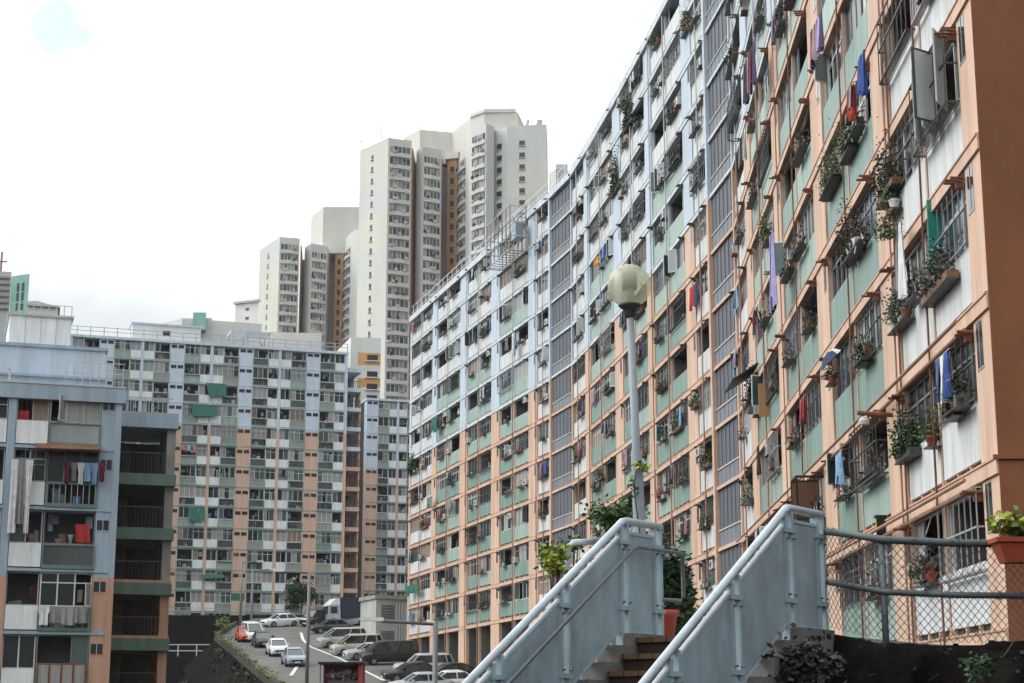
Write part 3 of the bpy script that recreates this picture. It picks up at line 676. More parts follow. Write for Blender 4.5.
# ---------------------------------------------------------------- slab blocks seen from the front (far block, its neighbour, left block)
def slab_block(root, fr, s_right, units, rows, ztop, blue_rows, near, rnd, spots, capw=96, depth=12, zbase=-8):
    CB, CP, CW = ('shaded_blue', 'shaded_peach', 'white_bright') if near else ('hazed_blue', 'hazed_peach', 'white_bright')  # same paints twice: near copies painted shaded, far copies painted hazed
    """units: list of (kind, width) going LEFT from s_right. kinds: hp half pier with vents, p pier with vents, t thin pier, g green balcony bay, w white bay"""
    WIN = Lot('window', root, capw); PAN = Lot('spandrel_panel', root, capw); BAL = Lot('balcony_front', root, capw); SV = Lot('vent_window', root, 96); PI = Lot('pilaster', root, 40); BD = []
    s = s_right; total = sum(u[1] for u in units); zc = ztop-.35-FH*blue_rows
    sh = MB(); sh.box(fr, s_right-total, s_right, -depth, -1.6, zbase, ztop-.4, 'interior' if near else 'interior_dark')
    sh.build('core_wall', root)
    rf = MB(); rf.box(fr, s_right-total-.1, s_right+.1, -depth-.1, .14, ztop-.34, ztop, CB); rf.build('roof', root)
    for k in range(rows):
        zf = ztop-.35-FH*(k+1)+.35; b = MB()
        b.box(fr, s_right-total, s_right, -1.59, .04, zf-.14, zf+.0, CB if k < blue_rows else 'pale_green_panel' if not near else 'shaded_blue'); b.build('floor_band', root)
    for kind, w in units:
        a, b = s-w, s
        if kind in ('p', 'hp', 't'):
            m = MB(); dep = -1.59
            m.box(fr, a, b, dep, .0 if kind != 't' else .06, zc, ztop-.35, CB); m.box(fr, a, b, dep, .0 if kind != 't' else .06, zbase, zc, CP); PI.add(1, m)
            if kind != 't':
                for k in range(rows):
                    z = ztop-.42-FH*k
                    for x0, x1 in (((a+.12, a+w/2-.08), (a+w/2+.08, b-.12)) if kind == 'p' else ((a+.05, b-.06),)):
                        v = MB(); v.box(fr, x0, x1, -.03, .006, z-.55, z-.1, 'glass' if rnd.random() < .95 else 'glass_grey'); v.box(fr, x0-.02, x1+.02, .003, .02, z-.59, z-.55, CB if k < blue_rows else CP)
                        if near: v.box(fr, (x0+x1)/2-.02, (x0+x1)/2+.02, .006, .02, z-.55, z-.1, 'alu'); 
                        SV.add(10-k*.1, v)
        for k in range(rows):
            zf = ztop-.35-FH*(k+1)+.35; z1 = zf+FH-.14 if k else ztop-.34
            if kind == 'w':
                m = MB(); m.box(fr, a+.03, b-.03, -.1, .01, zf+.06, zf+1.08, CW); PAN.add(10-k*.1, m)
                x_ = rnd.random(); typ = 'glazed' if x_ < .5 else 'bars' if x_ < .65 else 'casement' if x_ < .75 else 'open'
                fm, pm = window(fr, a+.02, b-.02, zf+1.09, z1-.02, typ, rnd, near, -.2); WIN.add(10-k*.1, fm, [('pane', pm)])
                spots.append((fr, a, b, k, zf+1.08, z1, kind, typ))
            if kind == 'g':
                m = MB(); q = rnd.random(); fcol = 'green_frame' if near else 'pale_green_panel'
                m.box(fr, a, b, -.06, .10, zf, zf+.16, fcol); m.box(fr, a, b, -.03, .08, zf+1.0, zf+1.06, fcol)
                m.box(fr, a, a+.07, -.03, .08, zf+.16, zf+1.0, fcol); m.box(fr, b-.07, b, -.03, .08, zf+.16, zf+1.0, fcol)
                if q < .4: m.box(fr, a+.07, b-.07, .0, .03, zf+.16, zf+1.0, rnd.choice(['pale_green_panel', 'glass_green', 'pale_green_panel', 'curtain', 'green_panel', 'sash_glass']))
                elif q < .75:
                    for j in range(9): x = a+.1+(w-.2)*j/8; m.box(fr, x-.015, x+.015, .01, .04, zf+.16, zf+1.0, 'alu')
                    clutter(m, fr, a+.05, b-.05, zf+.1, zf+1.0, rnd, 3)
                else: m.box(fr, a+.07, b-.07, .0, .03, zf+.16, zf+1.0, 'glass_grey' if near else rnd.choice(['glass_grey', 'sash_glass', 'curtain']))
                BAL.add(10-k*.1, m)
                x_ = rnd.random(); typ = 'glazed' if x_ < .3 else 'bars' if x_ < .5 else 'cage' if x_ < .62 else 'casement' if x_ < .7 else 'open'
                fm, pm = window(fr, a+.02, b-.02, zf+1.07, z1-.02, typ, rnd, near, -.1); WIN.add(10-k*.1, fm, [('pane', pm)])
                spots.append((fr, a, b, k, zf+1.06, z1, kind, typ))
        s = a
    for L_ in (WIN, PAN, BAL, SV, PI): L_.done()
UN = [('g', 2.05), ('w', 1.4), ('t', .3), ('w', 1.4), ('g', 2.05), ('p', 1.85)]
FBR = empty('apartment_block', (FB.o[0], FB.o[1], 14), 'far grid-like apartment block, blue above and peach below, across the centre left', 'apartment building')
r = random.Random(31); FSP = []
units = [('t', .35), ('w', 1.4), ('g', 2.05), ('p', 1.85)]+[('g', 2.05), ('w', 1.4), ('t', .3), ('w', 1.4), ('g', 2.05), ('p', 1.85)]*3+[('g', 2.05), ('w', 1.4), ('t', .3), ('w', 1.4), ('g', 2.05), ('p', 1.85)]*2
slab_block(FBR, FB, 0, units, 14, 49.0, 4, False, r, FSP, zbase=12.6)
# rooftop: railings, lift house, frame
m = MB()
for i in range(30): m.box(FB, -.1-i*1.7, -i*1.7, -.3, -.2, 49, 50.2, 'alu')
for z in (49.6, 50.12): m.box(FB, -50, 0, -.29, -.21, z, z+.07, 'alu')
m.build('roof_railing', FBR)
m = MB(); m.box(FB, -28.5, -19.5, -7, -3, 49.003, 51.6, 'warm_white'); m.box(FB, -28.7, -19.3, -7.2, -2.8, 51.6, 51.8, 'pale_blue'); m.box(FB, -24.5, -23.5, -2.99, -2.96, 50.2, 50.9, 'glass'); m.build('lift_house', FBR)
m = MB(); m.box(FB, -15.6, -10.2, -6, -2, 51.2, 51.45, 'tower_grey')
for s_ in (-15.4, -13.4, -10.5):
    for o in (-2.2, -5.8): m.box(FB, s_, s_+.15, o, o+.15, 49.003, 51.2, 'alu')
m.build('roof_canopy', FBR)
# stair bay of the far block, set at its right end
FS = F(FB.pt(.02, -.9, 0)[:2], FX, FO)
m = MB()
m.box(FS, 0, .2, -5, .0, 12.6, 47.2, 'hazed_blue'); m.box(FS, 1.95, 2.1, -3, -.2, 12.6, 44.6, 'hazed_peach'); m.box(FS, .2, 2.1, -5, -4.6, 12.6, 46.8, 'interior')
m.build('stair_wall', FBR)
for k in range(13):
    z = 47.0-2.7*k; m = MB(); c = 'hazed_blue' if k < 5 else 'hazed_peach'
    m.box(FS, .2, 2.1, -4.59, .1, z-.55, z, c)
    if k: 
        for j in range(6): x = .3+j*.32; m.box(FS, x, x+.05, -.1, -.05, z, z+.9, 'dark_metal')
        m.box(FS, .2, 2.1, -.11, -.04, z+.9, z+.96, 'dark_metal')
        m.box(FS, .9+.4*(k % 2), 1.2+.4*(k % 2), -2.6, -2.3, z, z+2.1, 'curtain')
    m.build('stair_landing', FBR)
# neighbour block behind, seen between the far block and the curved block
NBf = F((ray(366, 450)[0]*266, 266), FX, FO)
NBR = empty('apartment_block', (NBf.o[0], NBf.o[1], 14), 'lower neighbouring apartment block glimpsed between the far block and the curved block', 'apartment building')
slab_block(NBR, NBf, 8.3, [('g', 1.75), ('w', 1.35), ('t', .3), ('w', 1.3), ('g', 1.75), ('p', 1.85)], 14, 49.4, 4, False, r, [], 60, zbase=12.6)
# extra things hung on the far block
def colname(spots, a):
    cs = sorted({round(-q[1], 2) for q in spots}); n = len(cs); j = cs.index(round(-a, 2))
    return '%s opening from its %s' % (ORD[j+1] if j < n/2 else ORD[n-j], 'right' if j < n/2 else 'left')
def spot_things(spots, n, rnd, where, groupw, big=1.0):
    used = set(); cnt = 0; names = {'cloth_grey': 'grey', 'cloth_navy': 'navy', 'cloth_white': 'white', 'cloth_green': 'green', 'cloth_yellow': 'yellow', 'cloth_pink': 'pink', 'cloth_sky': 'light blue', 'cloth_orange': 'orange', 'cloth_maroon': 'dark red'}
    while cnt < n:
        i = rnd.randrange(len(spots)); 
        if i in used: continue
        used.add(i); cnt += 1
        fr, a, b, k, z0, z1, kind, typ = spots[i]; c = rnd.choice(list(names)); m = MB()
        for q in range(3): garment(m, fr, a+(b-a)*(q+.5)/3, .22, z1-.15, (b-a)/3.4, rnd.uniform(.6, 1.1)*big, c if q != 1 else rnd.choice(STUFFM), rnd)
        tag(m.build('laundry'), '%s laundry, %s storey down of %s, %s' % (names[c], ORD[k+1], where, colname(spots, a)), 'laundry', groupw)
spot_things(FSP, 18, r, 'the far block', 'laundry on the far block')
for (px, py, w, h, lab) in ((204, 411, 3.4, 1.7, 'dark green awning sheet hung over a blue storey of the far block'), (216, 390.5, 2.6, 1.8, 'green tarpaulin on the third blue storey of the far block'),
                            (196, 515, 2.2, 1.8, 'green tarpaulin among the peach storeys of the far block'), (212, 577, 3.0, .6, 'long green awning near the foot of the far block')):
    s_, z = FB.hit(px, py); m = MB(); n = 6
    m.hexa([FB.pt(s_-w/2, .12, z+h/2), FB.pt(s_+w/2, .12, z+h/2), FB.pt(s_+w/2, .16, z+h/2), FB.pt(s_-w/2, .16, z+h/2), FB.pt(s_-w/2+.3, .5, z-h/2), FB.pt(s_+w/2, .6, z-h/2+.2), FB.pt(s_+w/2, .64, z-h/2+.2), FB.pt(s_-w/2+.3, .54, z-h/2)][0:8], 'cloth_green')
    tag(m.build('awning'), lab, 'awning')

# ---------------------------------------------------------------- left block, closer
LB = F((-17.55, 77.0), FX, FO)
LBR = empty('apartment_block', (-17.55, 77, -8), 'dim blue and peach apartment block cropped by the left edge of the photo', 'apartment building')
LSP = []; r = random.Random(77)
slab_block(LBR, LB, 0, [('t', .28), ('hp', .62), ('g', 2.25), ('w', 1.42), ('t', .34), ('w', 1.42), ('g', 2.25), ('hp', .9)], 8, 14.67, 3, True, r, LSP, zbase=-9)
m = MB(); m.box(LB, -9.6, .12, -.3, .17, 14.02, 14.69, 'shaded_blue'); m.box(LB, -9.6, .14, -.4, .2, 14.69, 14.76, 'tower_grey'); m.build('parapet', LBR)
m = MB(); m.box(LB, -9.6, -.6, -9, -3, 14.0, 17.0, 'pale_blue'); m.box(LB, -9.6, -.5, -9.1, -2.9, 17.0, 17.15, 'shaded_blue'); m.box(LB, -9.6, -.55, -3, -2.8, 15.6, 15.7, 'shaded_blue'); m.build('roof_house', LBR)
m = MB(); m.box(LB, -5.0, -2.2, -8, -3.6, 17.15, 18.6, 'white_bright'); m.box(LB, -5.1, -2.1, -8.1, -3.5, 18.6, 18.7, 'tower_grey')
for q in range(1, 4): m.box(LB, -5.0+q*.7, -4.97+q*.7, -3.6, -3.58, 17.2, 18.6, 'tower_grey')
m.build('lift_house', LBR)
m = MB()
for q in range(8): m.tube([LB.pt(-2.5+q*.36, -.5, 14.77), LB.pt(-2.5+q*.36, -.5, 15.8)], .02, 'alu', 5)
for z in (15.45, 15.93): m.tube([LB.pt(-2.6, -.5, z), LB.pt(.05, -.5, z)], .02, 'alu', 5)
for q in range(9): m.tube([LB.pt(-5+q*.35, -3.8, 18.7), LB.pt(-5+q*.35, -3.8, 19.25)], .02, 'alu', 5)
m.tube([LB.pt(-5, -3.8, 19.23), LB.pt(-2.2, -3.8, 19.23)], .02, 'alu', 5)
m.tube([LB.pt(-4.95, -.1, 14.77), LB.pt(-4.95, -.1, 15.3), LB.pt(-5.1, .1, 15.35)], .04, 'tower_grey', 6)
m.build('roof_railing', LBR)
# stair wing
LS = F(LB.pt(-.35, -6.0, 0)[:2], FX, FO)
sw0, sw1 = LS.hit(121, 450)[0]-.6, LS.hit(176, 450)[0]
m = MB()
m.box(LS, sw0-.4, sw0, -5, -.1, -9, 14.1, 'interior'); m.box(LS, sw1-.42, sw1, -3.2, -.25, -9, 6.3, 'shaded_peach'); m.box(LS, sw1-.42, sw1, -3.2, -.25, 6.3, 14.0, 'concrete'); m.box(LS, sw0, sw1-.1, -5, -4.7, -9, 13.9, 'interior_dark')
m.build('stair_wall', LBR)
zz = [14.75]+[11.75-2.62*k for k in range(7)]
for k, z in enumerate(zz):
    m = MB(); m.box(LS, sw0, sw1+.06, -4.69, .06, z-(.75 if not k else .56), z, 'shaded_blue' if not k else 'green_frame')
    if k > 2: m.box(LS, sw0, sw1+.02, -4.6, .02, z+.003, z+.14, 'shaded_peach')
    if k:
        n = 17
        for j in range(n): x = sw0+.05+(sw1-sw0-.5)*j/(n-1); m.tube([LS.pt(x, -.12, z), LS.pt(x, -.12, z+1.0)], .014, 'dark_metal', 5)
        m.box(LS, sw0, sw1-.42, -.15, -.09, z+1.0, z+1.05, 'dark_metal')
        m.box(LS, sw0+.7, sw0+1.5, -4.65, -4.55, z, z+2.0, 'interior')
    m.build('stair_landing', LBR)
m = MB()
for j in range(12): m.box(LS, sw0+.1+j*.22, sw0+.13+j*.22, -.4, -.37, 14.75, 15.5, 'alu')
m.box(LS, sw0, sw1-.2, -.4, -.36, 15.5, 15.55, 'alu'); m.build('stair_roof_railing', LBR)
# things hanging out of the left block
def lb_item(name, px, py, w, h, cm, lab, cat, o=.3, n=3, mats=None):
    s_, z = LB.hit(px, py); m = MB()
    for q in range(n): garment(m, LB, s_-w/2+w*(q+.5)/n, o+.03*q, z+h/2, w/n*1.12, h*(1-.12*(q % 2)), (mats or [cm])[q % len(mats or [cm])], r)
    tag(m.build(name), lab, cat)
lb_item('tarpaulin', 20, 497, .9, 3.2, 'cloth_white', 'long torn white sheet hanging on the left block beside the white panels', 'sheet', .35, 3, ['cloth_white', 'cloth_grey', 'cloth_white'])
lb_item('laundry', 84, 474, 1.8, .95, 'cloth_sky', 'blue and red laundry row behind bars under the brown awning of the left block', 'laundry', .12, 6, ['cloth_maroon', 'cloth_grey', 'cloth_white', 'cloth_sky', 'cloth_sky', 'cloth_maroon'])
lb_item('laundry', 62, 616, 2.1, .8, 'cloth_grey', 'pale patterned quilt draped over a balcony near the foot of the left block', 'laundry', .18, 4, ['cloth_white', 'cloth_grey', 'curtain', 'cloth_grey'])
lb_item('door_curtain', 83, 533, .6, .8, 'cloth_red', 'bright red curtain at the end of an open balcony of the left block', 'curtain', -.2, 1)
lb_item('laundry', 27, 530, .22, .6, 'cloth_red', 'narrow red cloth hanging in an open balcony of the left block', 'laundry', -.3, 1)
lb_item('laundry', 23, 415, .5, .5, 'cloth_red', 'red box-like cloth in the top storey window of the left block', 'laundry', -.3, 1)
s_, z = LB.hit(69, 451); m = MB()
m.hexa([LB.pt(s_-1.45, .05, z+.25), LB.pt(s_+1.4, .05, z+.25), LB.pt(s_+1.4, .1, z+.28), LB.pt(s_-1.45, .1, z+.28), LB.pt(s_-1.4, .85, z-.1), LB.pt(s_+1.3, .85, z-.05), LB.pt(s_+1.3, .88, z-.0), LB.pt(s_-1.4, .88, z-.05)], 'wood')
tag(m.build('awning'), 'brown sagging awning over the second storey of the left block', 'awning')
s_, z = LB.hit(61, 675); m = MB()
m.box(LB, s_-1.05, s_+1.05, .09, .13, z-.75, z+.5, 'wood')
for q in range(4): m.box(LB, s_-.95+q*.5, s_-.55+q*.5, .13, .15, z-.7, z+.42, 'curtain')
tag(m.build('balcony_screen'), 'brown framed screen with four pale patterned panels at the foot of the left block', 'screen')

# ---------------------------------------------------------------- high towers and rooftops behind
def prism_cols(pl):      # pl: list of (pixel x, distance) with heights taken apart
    return [(ray(x, 200)[0]*Y, Y) for x, Y in pl]
def tower(root, zt, cx, cy, sc_, rnd, d):
    pass
def face_frame(P, Q):
    l = math.hypot(Q[0]-P[0], Q[1]-P[1]); dx = ((Q[0]-P[0])/l, (Q[1]-P[1])/l); return F(P, dx, (dx[1], -dx[0])), l
def balcony_strip(root_lots, P, Q, zt, nfl, fh, rnd, side='tower_grey_b', orange=False):
    fr, l = face_frame(P, Q); BL, WN = root_lots
    for k in range(nfl):
        z = zt-1.6-fh*(k+1); m = MB(); a = .06*l
        # zigzag spandrel: two shallow bays pointing outwards
        for q in (0, 1):
            x0 = a+(l-2*a)*q/2; x1 = a+(l-2*a)*(q+1)/2; xm = (x0+x1)/2
            o0, o1 = (.25, .48) if q == 0 else (.48, .25)
            m.hexa([fr.pt(x0, .01, z), fr.pt(x1-.02, .01, z), fr.pt(x1-.02, o1, z), fr.pt(x0, o0, z), fr.pt(x0, .01, z+.95), fr.pt(x1-.02, .01, z+.95), fr.pt(x1-.02, o1, z+.95), fr.pt(x0, o0, z+.95)], side)
        BL.add(100-k, m)
        w = MB(); n = 5
        for q in range(n):
            x0 = a+(l-2*a)*q/n; x1 = a+(l-2*a)*(q+1)/n
            w.box(fr, x0+.05, x1-.05, .01, .05, z+.96, z+fh-.25, rnd.choice(['tower_glass', 'tower_glass', 'glass_grey', 'curtain', 'interior_dark', 'tower_recess']))
            w.box(fr, x0-.05, x0+.05, .01, .12, z+.96, z+fh-.02, 'alu_white')
        for _ in range(2):
            x0 = a+rnd.random()*(l-2*a-1); w.box(fr, x0, x0+.7, .2, .6, z+.96, z+1.5, rnd.choice(['ac_body', 'tower_grey', 'interior_dark', 'cloth_grey']))
        WN.add(100-k, w)
    return fr, l
def small_strip(WN, P, Q, frac, zt, nfl, fh, w=.9, h=1.1):
    fr, l = face_frame(P, Q)
    for k in range(nfl):
        m = MB(); z = zt-2.6-fh*k; x = l*frac
        m.box(fr, x-w/2, x+w/2, .01, .04, z-h, z, 'glass'); m.box(fr, x-w/2-.1, x+w/2+.1, .01, .3, z-h-.12, z-h, 'tower_grey_b'); WN.add(60-k, m)
def banded(root, P, Q, zt, seq, fh, nm='wall_band', cnt=14):
    """paint bands of the same flat wall, three storeys each"""
    fr, l = face_frame(P, Q); z = zt-.3
    for i in range(cnt):
        m = MB(); m.box(fr, .05, l-.05, .0, .006, z-fh*3+.004, z, seq[i % len(seq)]); m.build(nm, root); z -= fh*3
def build_tower(label, dist, k, ztop, zpent, fh, nfl, px, seq):
    """px maps the plan's pixel columns; k scales nothing, dist gives real metres"""
    R = empty('residential_tower', (ray(px[3], 200)[0]*dist, dist, 14), label, 'high-rise')
    BL, WN = Lot('balcony_front', R, 96), Lot('window', R, 96)
    X = lambda x, Y: (ray(x, 200)[0]*Y, Y)
    return R, BL, WN, X
r = random.Random(9)
# tall tower
R = empty('residential_tower', (-20, 395, 14), 'tallest cream and grey residential tower with an orange stair strip behind the blocks', 'high-rise')
BL, WN = Lot('balcony_front', R, 96), Lot('window', R, 96)
def X(x, Y, y=200): return (ray(x, y)[0]*Y, Y)
ZT = 131.5; zb = 10
a = X(359, 389.5); b = X(387.5, 380.2); c = X(411, 382.4); d_ = (c[0]-7.2, 395); e = (a[0]+7, 402)
m = MB(); m.prism([b, c, (c[0]-3, 397), (a[0]+9, 405), a], zb, ZT, 'tower_grey_b'); m.build('wing', R)
banded(R, a, b, ZT, ['tower_cream', 'tower_cream_b', 'tower_yellow', 'tower_cream_b'], 2.8)
small_strip(WN, a, b, .45, ZT, 34, 2.8)
balcony_strip((BL, WN), b, c, ZT, 34, 2.8, r, 'tower_grey_b')
c2 = X(412.6, 384)
m = MB(); m.prism([(c[0]+.02, 383.0), c2, (c2[0], 396), (c[0]-1, 396)], zb, ZT-1.5, 'tower_orange'); m.build('orange_corner', R)
m = MB(); m.prism([(c2[0], 392), X(418, 392), X(418, 400), (c2[0], 400)], zb, ZT-3, 'tower_recess'); m.build('recess', R)
p1 = X(416, 386); p2 = X(422, 383); p3 = X(441, 385.5); p4 = X(445, 388)
m = MB(); m.prism([p2, p3, (p3[0], 402), (p1[0], 402), p1], zb, ZT-1.2, 'tower_grey'); m.build('wing', R)
balcony_strip((BL, WN), p2, p3, ZT-1.6, 33, 2.8, r, 'tower_grey_b')
m = MB(); m.prism([(p3[0]+.01, 393), X(448, 393), X(448, 402), (p3[0]+.01, 402)], zb, ZT-3, 'tower_recess'); m.build('recess', R)
q1 = X(447, 391); q2 = X(457, 390)
m = MB(); m.prism([q1, q2, (q2[0], 402), (q1[0], 402)], zb, ZT-1.8, 'tower_orange'); m.build('stair_strip', R)
m = MB(); m.prism([(q1[0]-.4, q1[1]-.6), (q2[0]+.3, q2[1]-.6), (q2[0]+.3, 403), (q1[0]-.4, 403)], ZT-1.8, ZT-.2, 'tower_grey_b'); m.build('stair_cap', R)
small_strip(WN, q1, q2, .5, ZT-1, 38, 2.8, .9, 1.6)
q3 = X(466, 384); q4 = X(471, 376); q5 = X(486, 372); q6 = X(494, 374); q7 = X(507, 373); q8 = X(547, 371.5); q9 = X(548, 384)
m = MB(); m.prism([(q2[0]+.02, 391), q3, (q3[0]+1, 402), (q2[0]+.02, 402)], zb, ZT-1.4, 'tower_grey_b'); m.build('wing', R)
balcony_strip((BL, WN), (q2[0]+.02, 391), q3, ZT-1.4, 33, 2.8, r)
m = MB(); m.prism([q3, q4, q5, q6, (q6[0], 402), (q3[0], 402)], zb, ZT+.5, 'tower_cream_b'); m.build('wing', R)
balcony_strip((BL, WN), q4, q5, ZT+.3, 32, 2.8, r, 'tower_cream_b')
m = MB(); m.prism([(q6[0]+.01, 376), q7, q8, q9, (q9[0], 402), (q6[0]+.01, 402)], zb, ZT+.2, 'tower_cream_b'); m.build('wing', R)
banded(R, q7, q8, ZT+.2, ['tower_cream_b', 'tower_cream', 'tower_grey_b'], 2.8)
small_strip(WN, q7, q8, .38, ZT-.8, 30, 2.8, 1.3, 1.2)
small_strip(WN, (q6[0]+.01, 376), q7, .4, ZT-.8, 30, 2.8, 1.6, 1.4)
m = MB(); g1 = X(404, 398, 130); g2 = X(420, 392, 130); g3 = X(505, 388, 130); g4 = X(513, 388.5, 130); g5 = X(541, 387, 130)
m.prism([g1, g2, X(452, 394, 130), X(470, 384, 130), X(484, 380.5, 130), X(518, 380, 130), (g4[0]+6, 410), (g1[0]+4, 412)], ZT-2, 137.6, 'tower_grey_b'); m.build('plant_room', R)
m = MB(); m.prism([X(470, 383.5, 130), X(484, 380, 130), X(516, 379.8, 130), X(516, 392, 130), X(470, 392, 130)], 137.6, 138.4, 'tower_cream_b'); m.build('plant_room', R)
m = MB()
for x in (527, 537, 540): p = X(x, 380, 130); m.tube([(p[0], p[1], ZT), (p[0], p[1], ZT+4.5)], .12, 'tower_grey', 5); m.tube([(p[0], p[1], ZT+2.5), (p[0]+.3, p[1], ZT+4.2)], .4, 'tower_grey', 5)
p = X(361, 388, 150); m.tube([(p[0], p[1], ZT), (p[0], p[1], ZT+3.4)], .12, 'tower_grey', 5); m.box(WF, p[0]-.8, p[0]+.8, p[1]-.1, p[1]+.1, ZT+1.6, ZT+1.75, 'tower_grey')
p = X(384, 384, 150); m.tube([(p[0]-1.2, p[1], ZT+4), (p[0], p[1], ZT)], .15, 'tower_grey', 5)
m.build('antenna', R)
BL.done(); WN.done()
# lower tower of the same kind, farther left
R = empty('residential_tower', (-52, 452, 14), 'shorter cream residential tower with an orange strip, left of the tallest tower', 'high-rise')
BL, WN = Lot('balcony_front', R, 96), Lot('window', R, 96); ZT = 125.6; zb = 10; D0 = 443
a = X(261.5, 456); b = X(281, 443); c = X(301, 444.5)
m = MB(); m.prism([b, c, (c[0]-3, 462), (a[0]+9, 470), a], zb, ZT, 'tower_grey_b'); m.build('wing', R)
banded(R, a, b, ZT, ['tower_cream_b', 'tower_yellow', 'tower_cream'], 2.8, cnt=10)
small_strip(WN, a, b, .45, ZT, 24, 2.8); balcony_strip((BL, WN), b, c, ZT, 24, 2.8, r)
m = MB(); m.prism([(c[0]+.02, 446), X(303, 446), X(303, 460), (c[0]-1, 460)], zb, ZT-1.5, 'tower_orange'); m.build('orange_corner', R)
m = MB(); m.prism([(X(303, 455)[0]+.02, 455), X(307, 455), X(307, 464), X(303, 464)], zb, ZT-3, 'tower_recess'); m.build('recess', R)
p1 = X(306, 449); p2 = X(312, 445); p3 = X(328.5, 448)
m = MB(); m.prism([p2, p3, (p3[0], 466), (p1[0], 466), p1], zb, ZT-1.2, 'tower_grey'); m.build('wing', R)
balcony_strip((BL, WN), p2, p3, ZT-1.6, 24, 2.8, r)
m = MB(); m.prism([(p3[0]+.01, 456), X(337, 456), X(337, 466), (p3[0]+.01, 466)], zb, ZT-3, 'tower_recess'); m.build('recess', R)
q1 = X(336.5, 453); q2 = X(344.5, 452)
m = MB(); m.prism([q1, q2, (q2[0], 466), (q1[0], 466)], zb, ZT-1.6, 'tower_orange'); m.build('stair_strip', R)
small_strip(WN, q1, q2, .5, ZT-1, 28, 2.8, .9, 1.6)
q3 = X(352, 446); q4 = X(362, 440)
m = MB(); m.prism([(q2[0]+.02, 453), q3, q4, (q4[0], 466), (q2[0]+.02, 466)], zb, ZT+2, 'tower_cream_b'); m.build('wing', R)
balcony_strip((BL, WN), (q2[0]+.02, 453), q3, ZT, 24, 2.8, r)
m = MB(); m.prism([X(311, 462, 220), X(323, 452, 220), X(350, 452, 220), X(366, 452, 220), X(366, 470, 220), X(311, 474, 220)], ZT-2, 136.6, 'tower_grey_b'); m.build('plant_room', R)
BL.done(); WN.done()
# slice of another tower to the right of the tall one
R = empty('residential_tower', (14, 470, 14), 'small slice of a grey tower peeping between the tallest tower and the curved block', 'high-rise')
m = MB(); m.prism([X(549, 470), X(556, 466), X(575, 470), X(575, 485), X(549, 485)], 10, 152, 'tower_grey_b'); m.build('wing', R)
WN = Lot('window', R, 96); small_strip(WN, X(556, 466), X(575, 470), .35, 150, 14, 2.8, 2.0, 1.5); WN.done()
m = MB(); m.prism([X(556, 468), X(568, 468), X(568, 478), X(556, 478)], 152, 154, 'tower_grey'); m.build('plant_room', R)
# nearer rooftops behind the far block
def house(name, label, cat, pts, z0, z1, m_, roof=None, extra=None):
    c = (sum(p[0] for p in pts)/len(pts), sum(p[1] for p in pts)/len(pts), z0)
    R = empty(name, c, label, cat); m = MB(); m.prism(pts, z0, z1, m_, roof); m.build('wall', R)
    if extra: extra(R)
    return R
def zof(y, Y): return ray(512, y)[1]*Y
def ex(R):
    m = MB(); fr, l = face_frame(X(351, 285, 340), X(381, 286, 340))
    for (y, h, c) in ((357, 14, 'orange_wall'), (381, 10, 'orange_wall')):
        z = zof(y, 284); m.box(fr, 1.2, l-.02, .0, .02, z-h*.075, z+h*.075, c)
    m.build('painted_band', R)
    for y in (355.5, 372, 384.5, 396):
        z = zof(y, 284); w = MB(); w.box(fr, l*.55, l*.9, .02, .06, z-.55, z+.45, 'glass'); w.box(fr, l*.5, l*.95, .02, .4, z-.7, z-.55, 'warm_white'); w.build('window', R)
house('podium_block', 'small white and orange painted building between the far block and the tallest tower', 'building', [X(351, 285, 340), X(381, 286, 340), X(381, 298, 340), X(326, 314, 340), X(326, 306, 340)], 12, zof(337, 285), 'warm_white', None, ex)
house('building', 'low white rooftop building directly behind the far block roof on the left', 'building', [X(160, 262, 320), X(182, 258, 320), X(262, 262, 320), X(262, 275, 320), X(160, 275, 320)], 12, zof(321, 260), 'warm_white')
def ex2(R):
    m = MB(); p = [X(193, 257, 320), X(206, 257, 320), X(206, 262, 320), X(193, 262, 320)]; m.prism(p, zof(330, 257), zof(312.5, 257), 'teal_wall'); m.build('teal_core', R)
    m = MB(); fr, l = face_frame(X(234, 258, 320), X(246, 256, 320)); 
house('building', 'pale sloping-sided roof block with a teal core behind the far block', 'building', [X(186, 259, 320), X(212, 259, 320), X(212, 272, 320), X(186, 272, 320)], 12, zof(318, 259), 'warm_white', None, ex2)
def ex3(R):
    fr, l = face_frame(X(235, 300, 320), X(258, 298, 320))
    m = MB(); m.box(fr, -.3, l+.1, -.5, .4, zof(303, 299), zof(303, 299)+.4, 'tower_grey'); m.build('roof', R)
    for x in (.45,):
        for z in (zof(309, 299), zof(318, 299)): w = MB(); w.box(fr, l*x, l*x+.7, .01, .05, z-.3, z+.2, 'glass_grey'); w.build('window', R)
house('building', 'small white house with a grey roof edge at the foot of the shorter tower', 'house', [X(235, 300, 320), X(258, 298, 320), X(258, 314, 320), X(235, 314, 320)], 12, zof(303, 299), 'warm_white', None, ex3)
house('building', 'long white rooftop wall at the foot of the towers behind the far block', 'building', [X(212, 275, 325), X(272, 275, 325), X(322, 276, 325), X(322, 290, 325), X(212, 290, 325)], 12, zof(332, 275), 'warm_white')
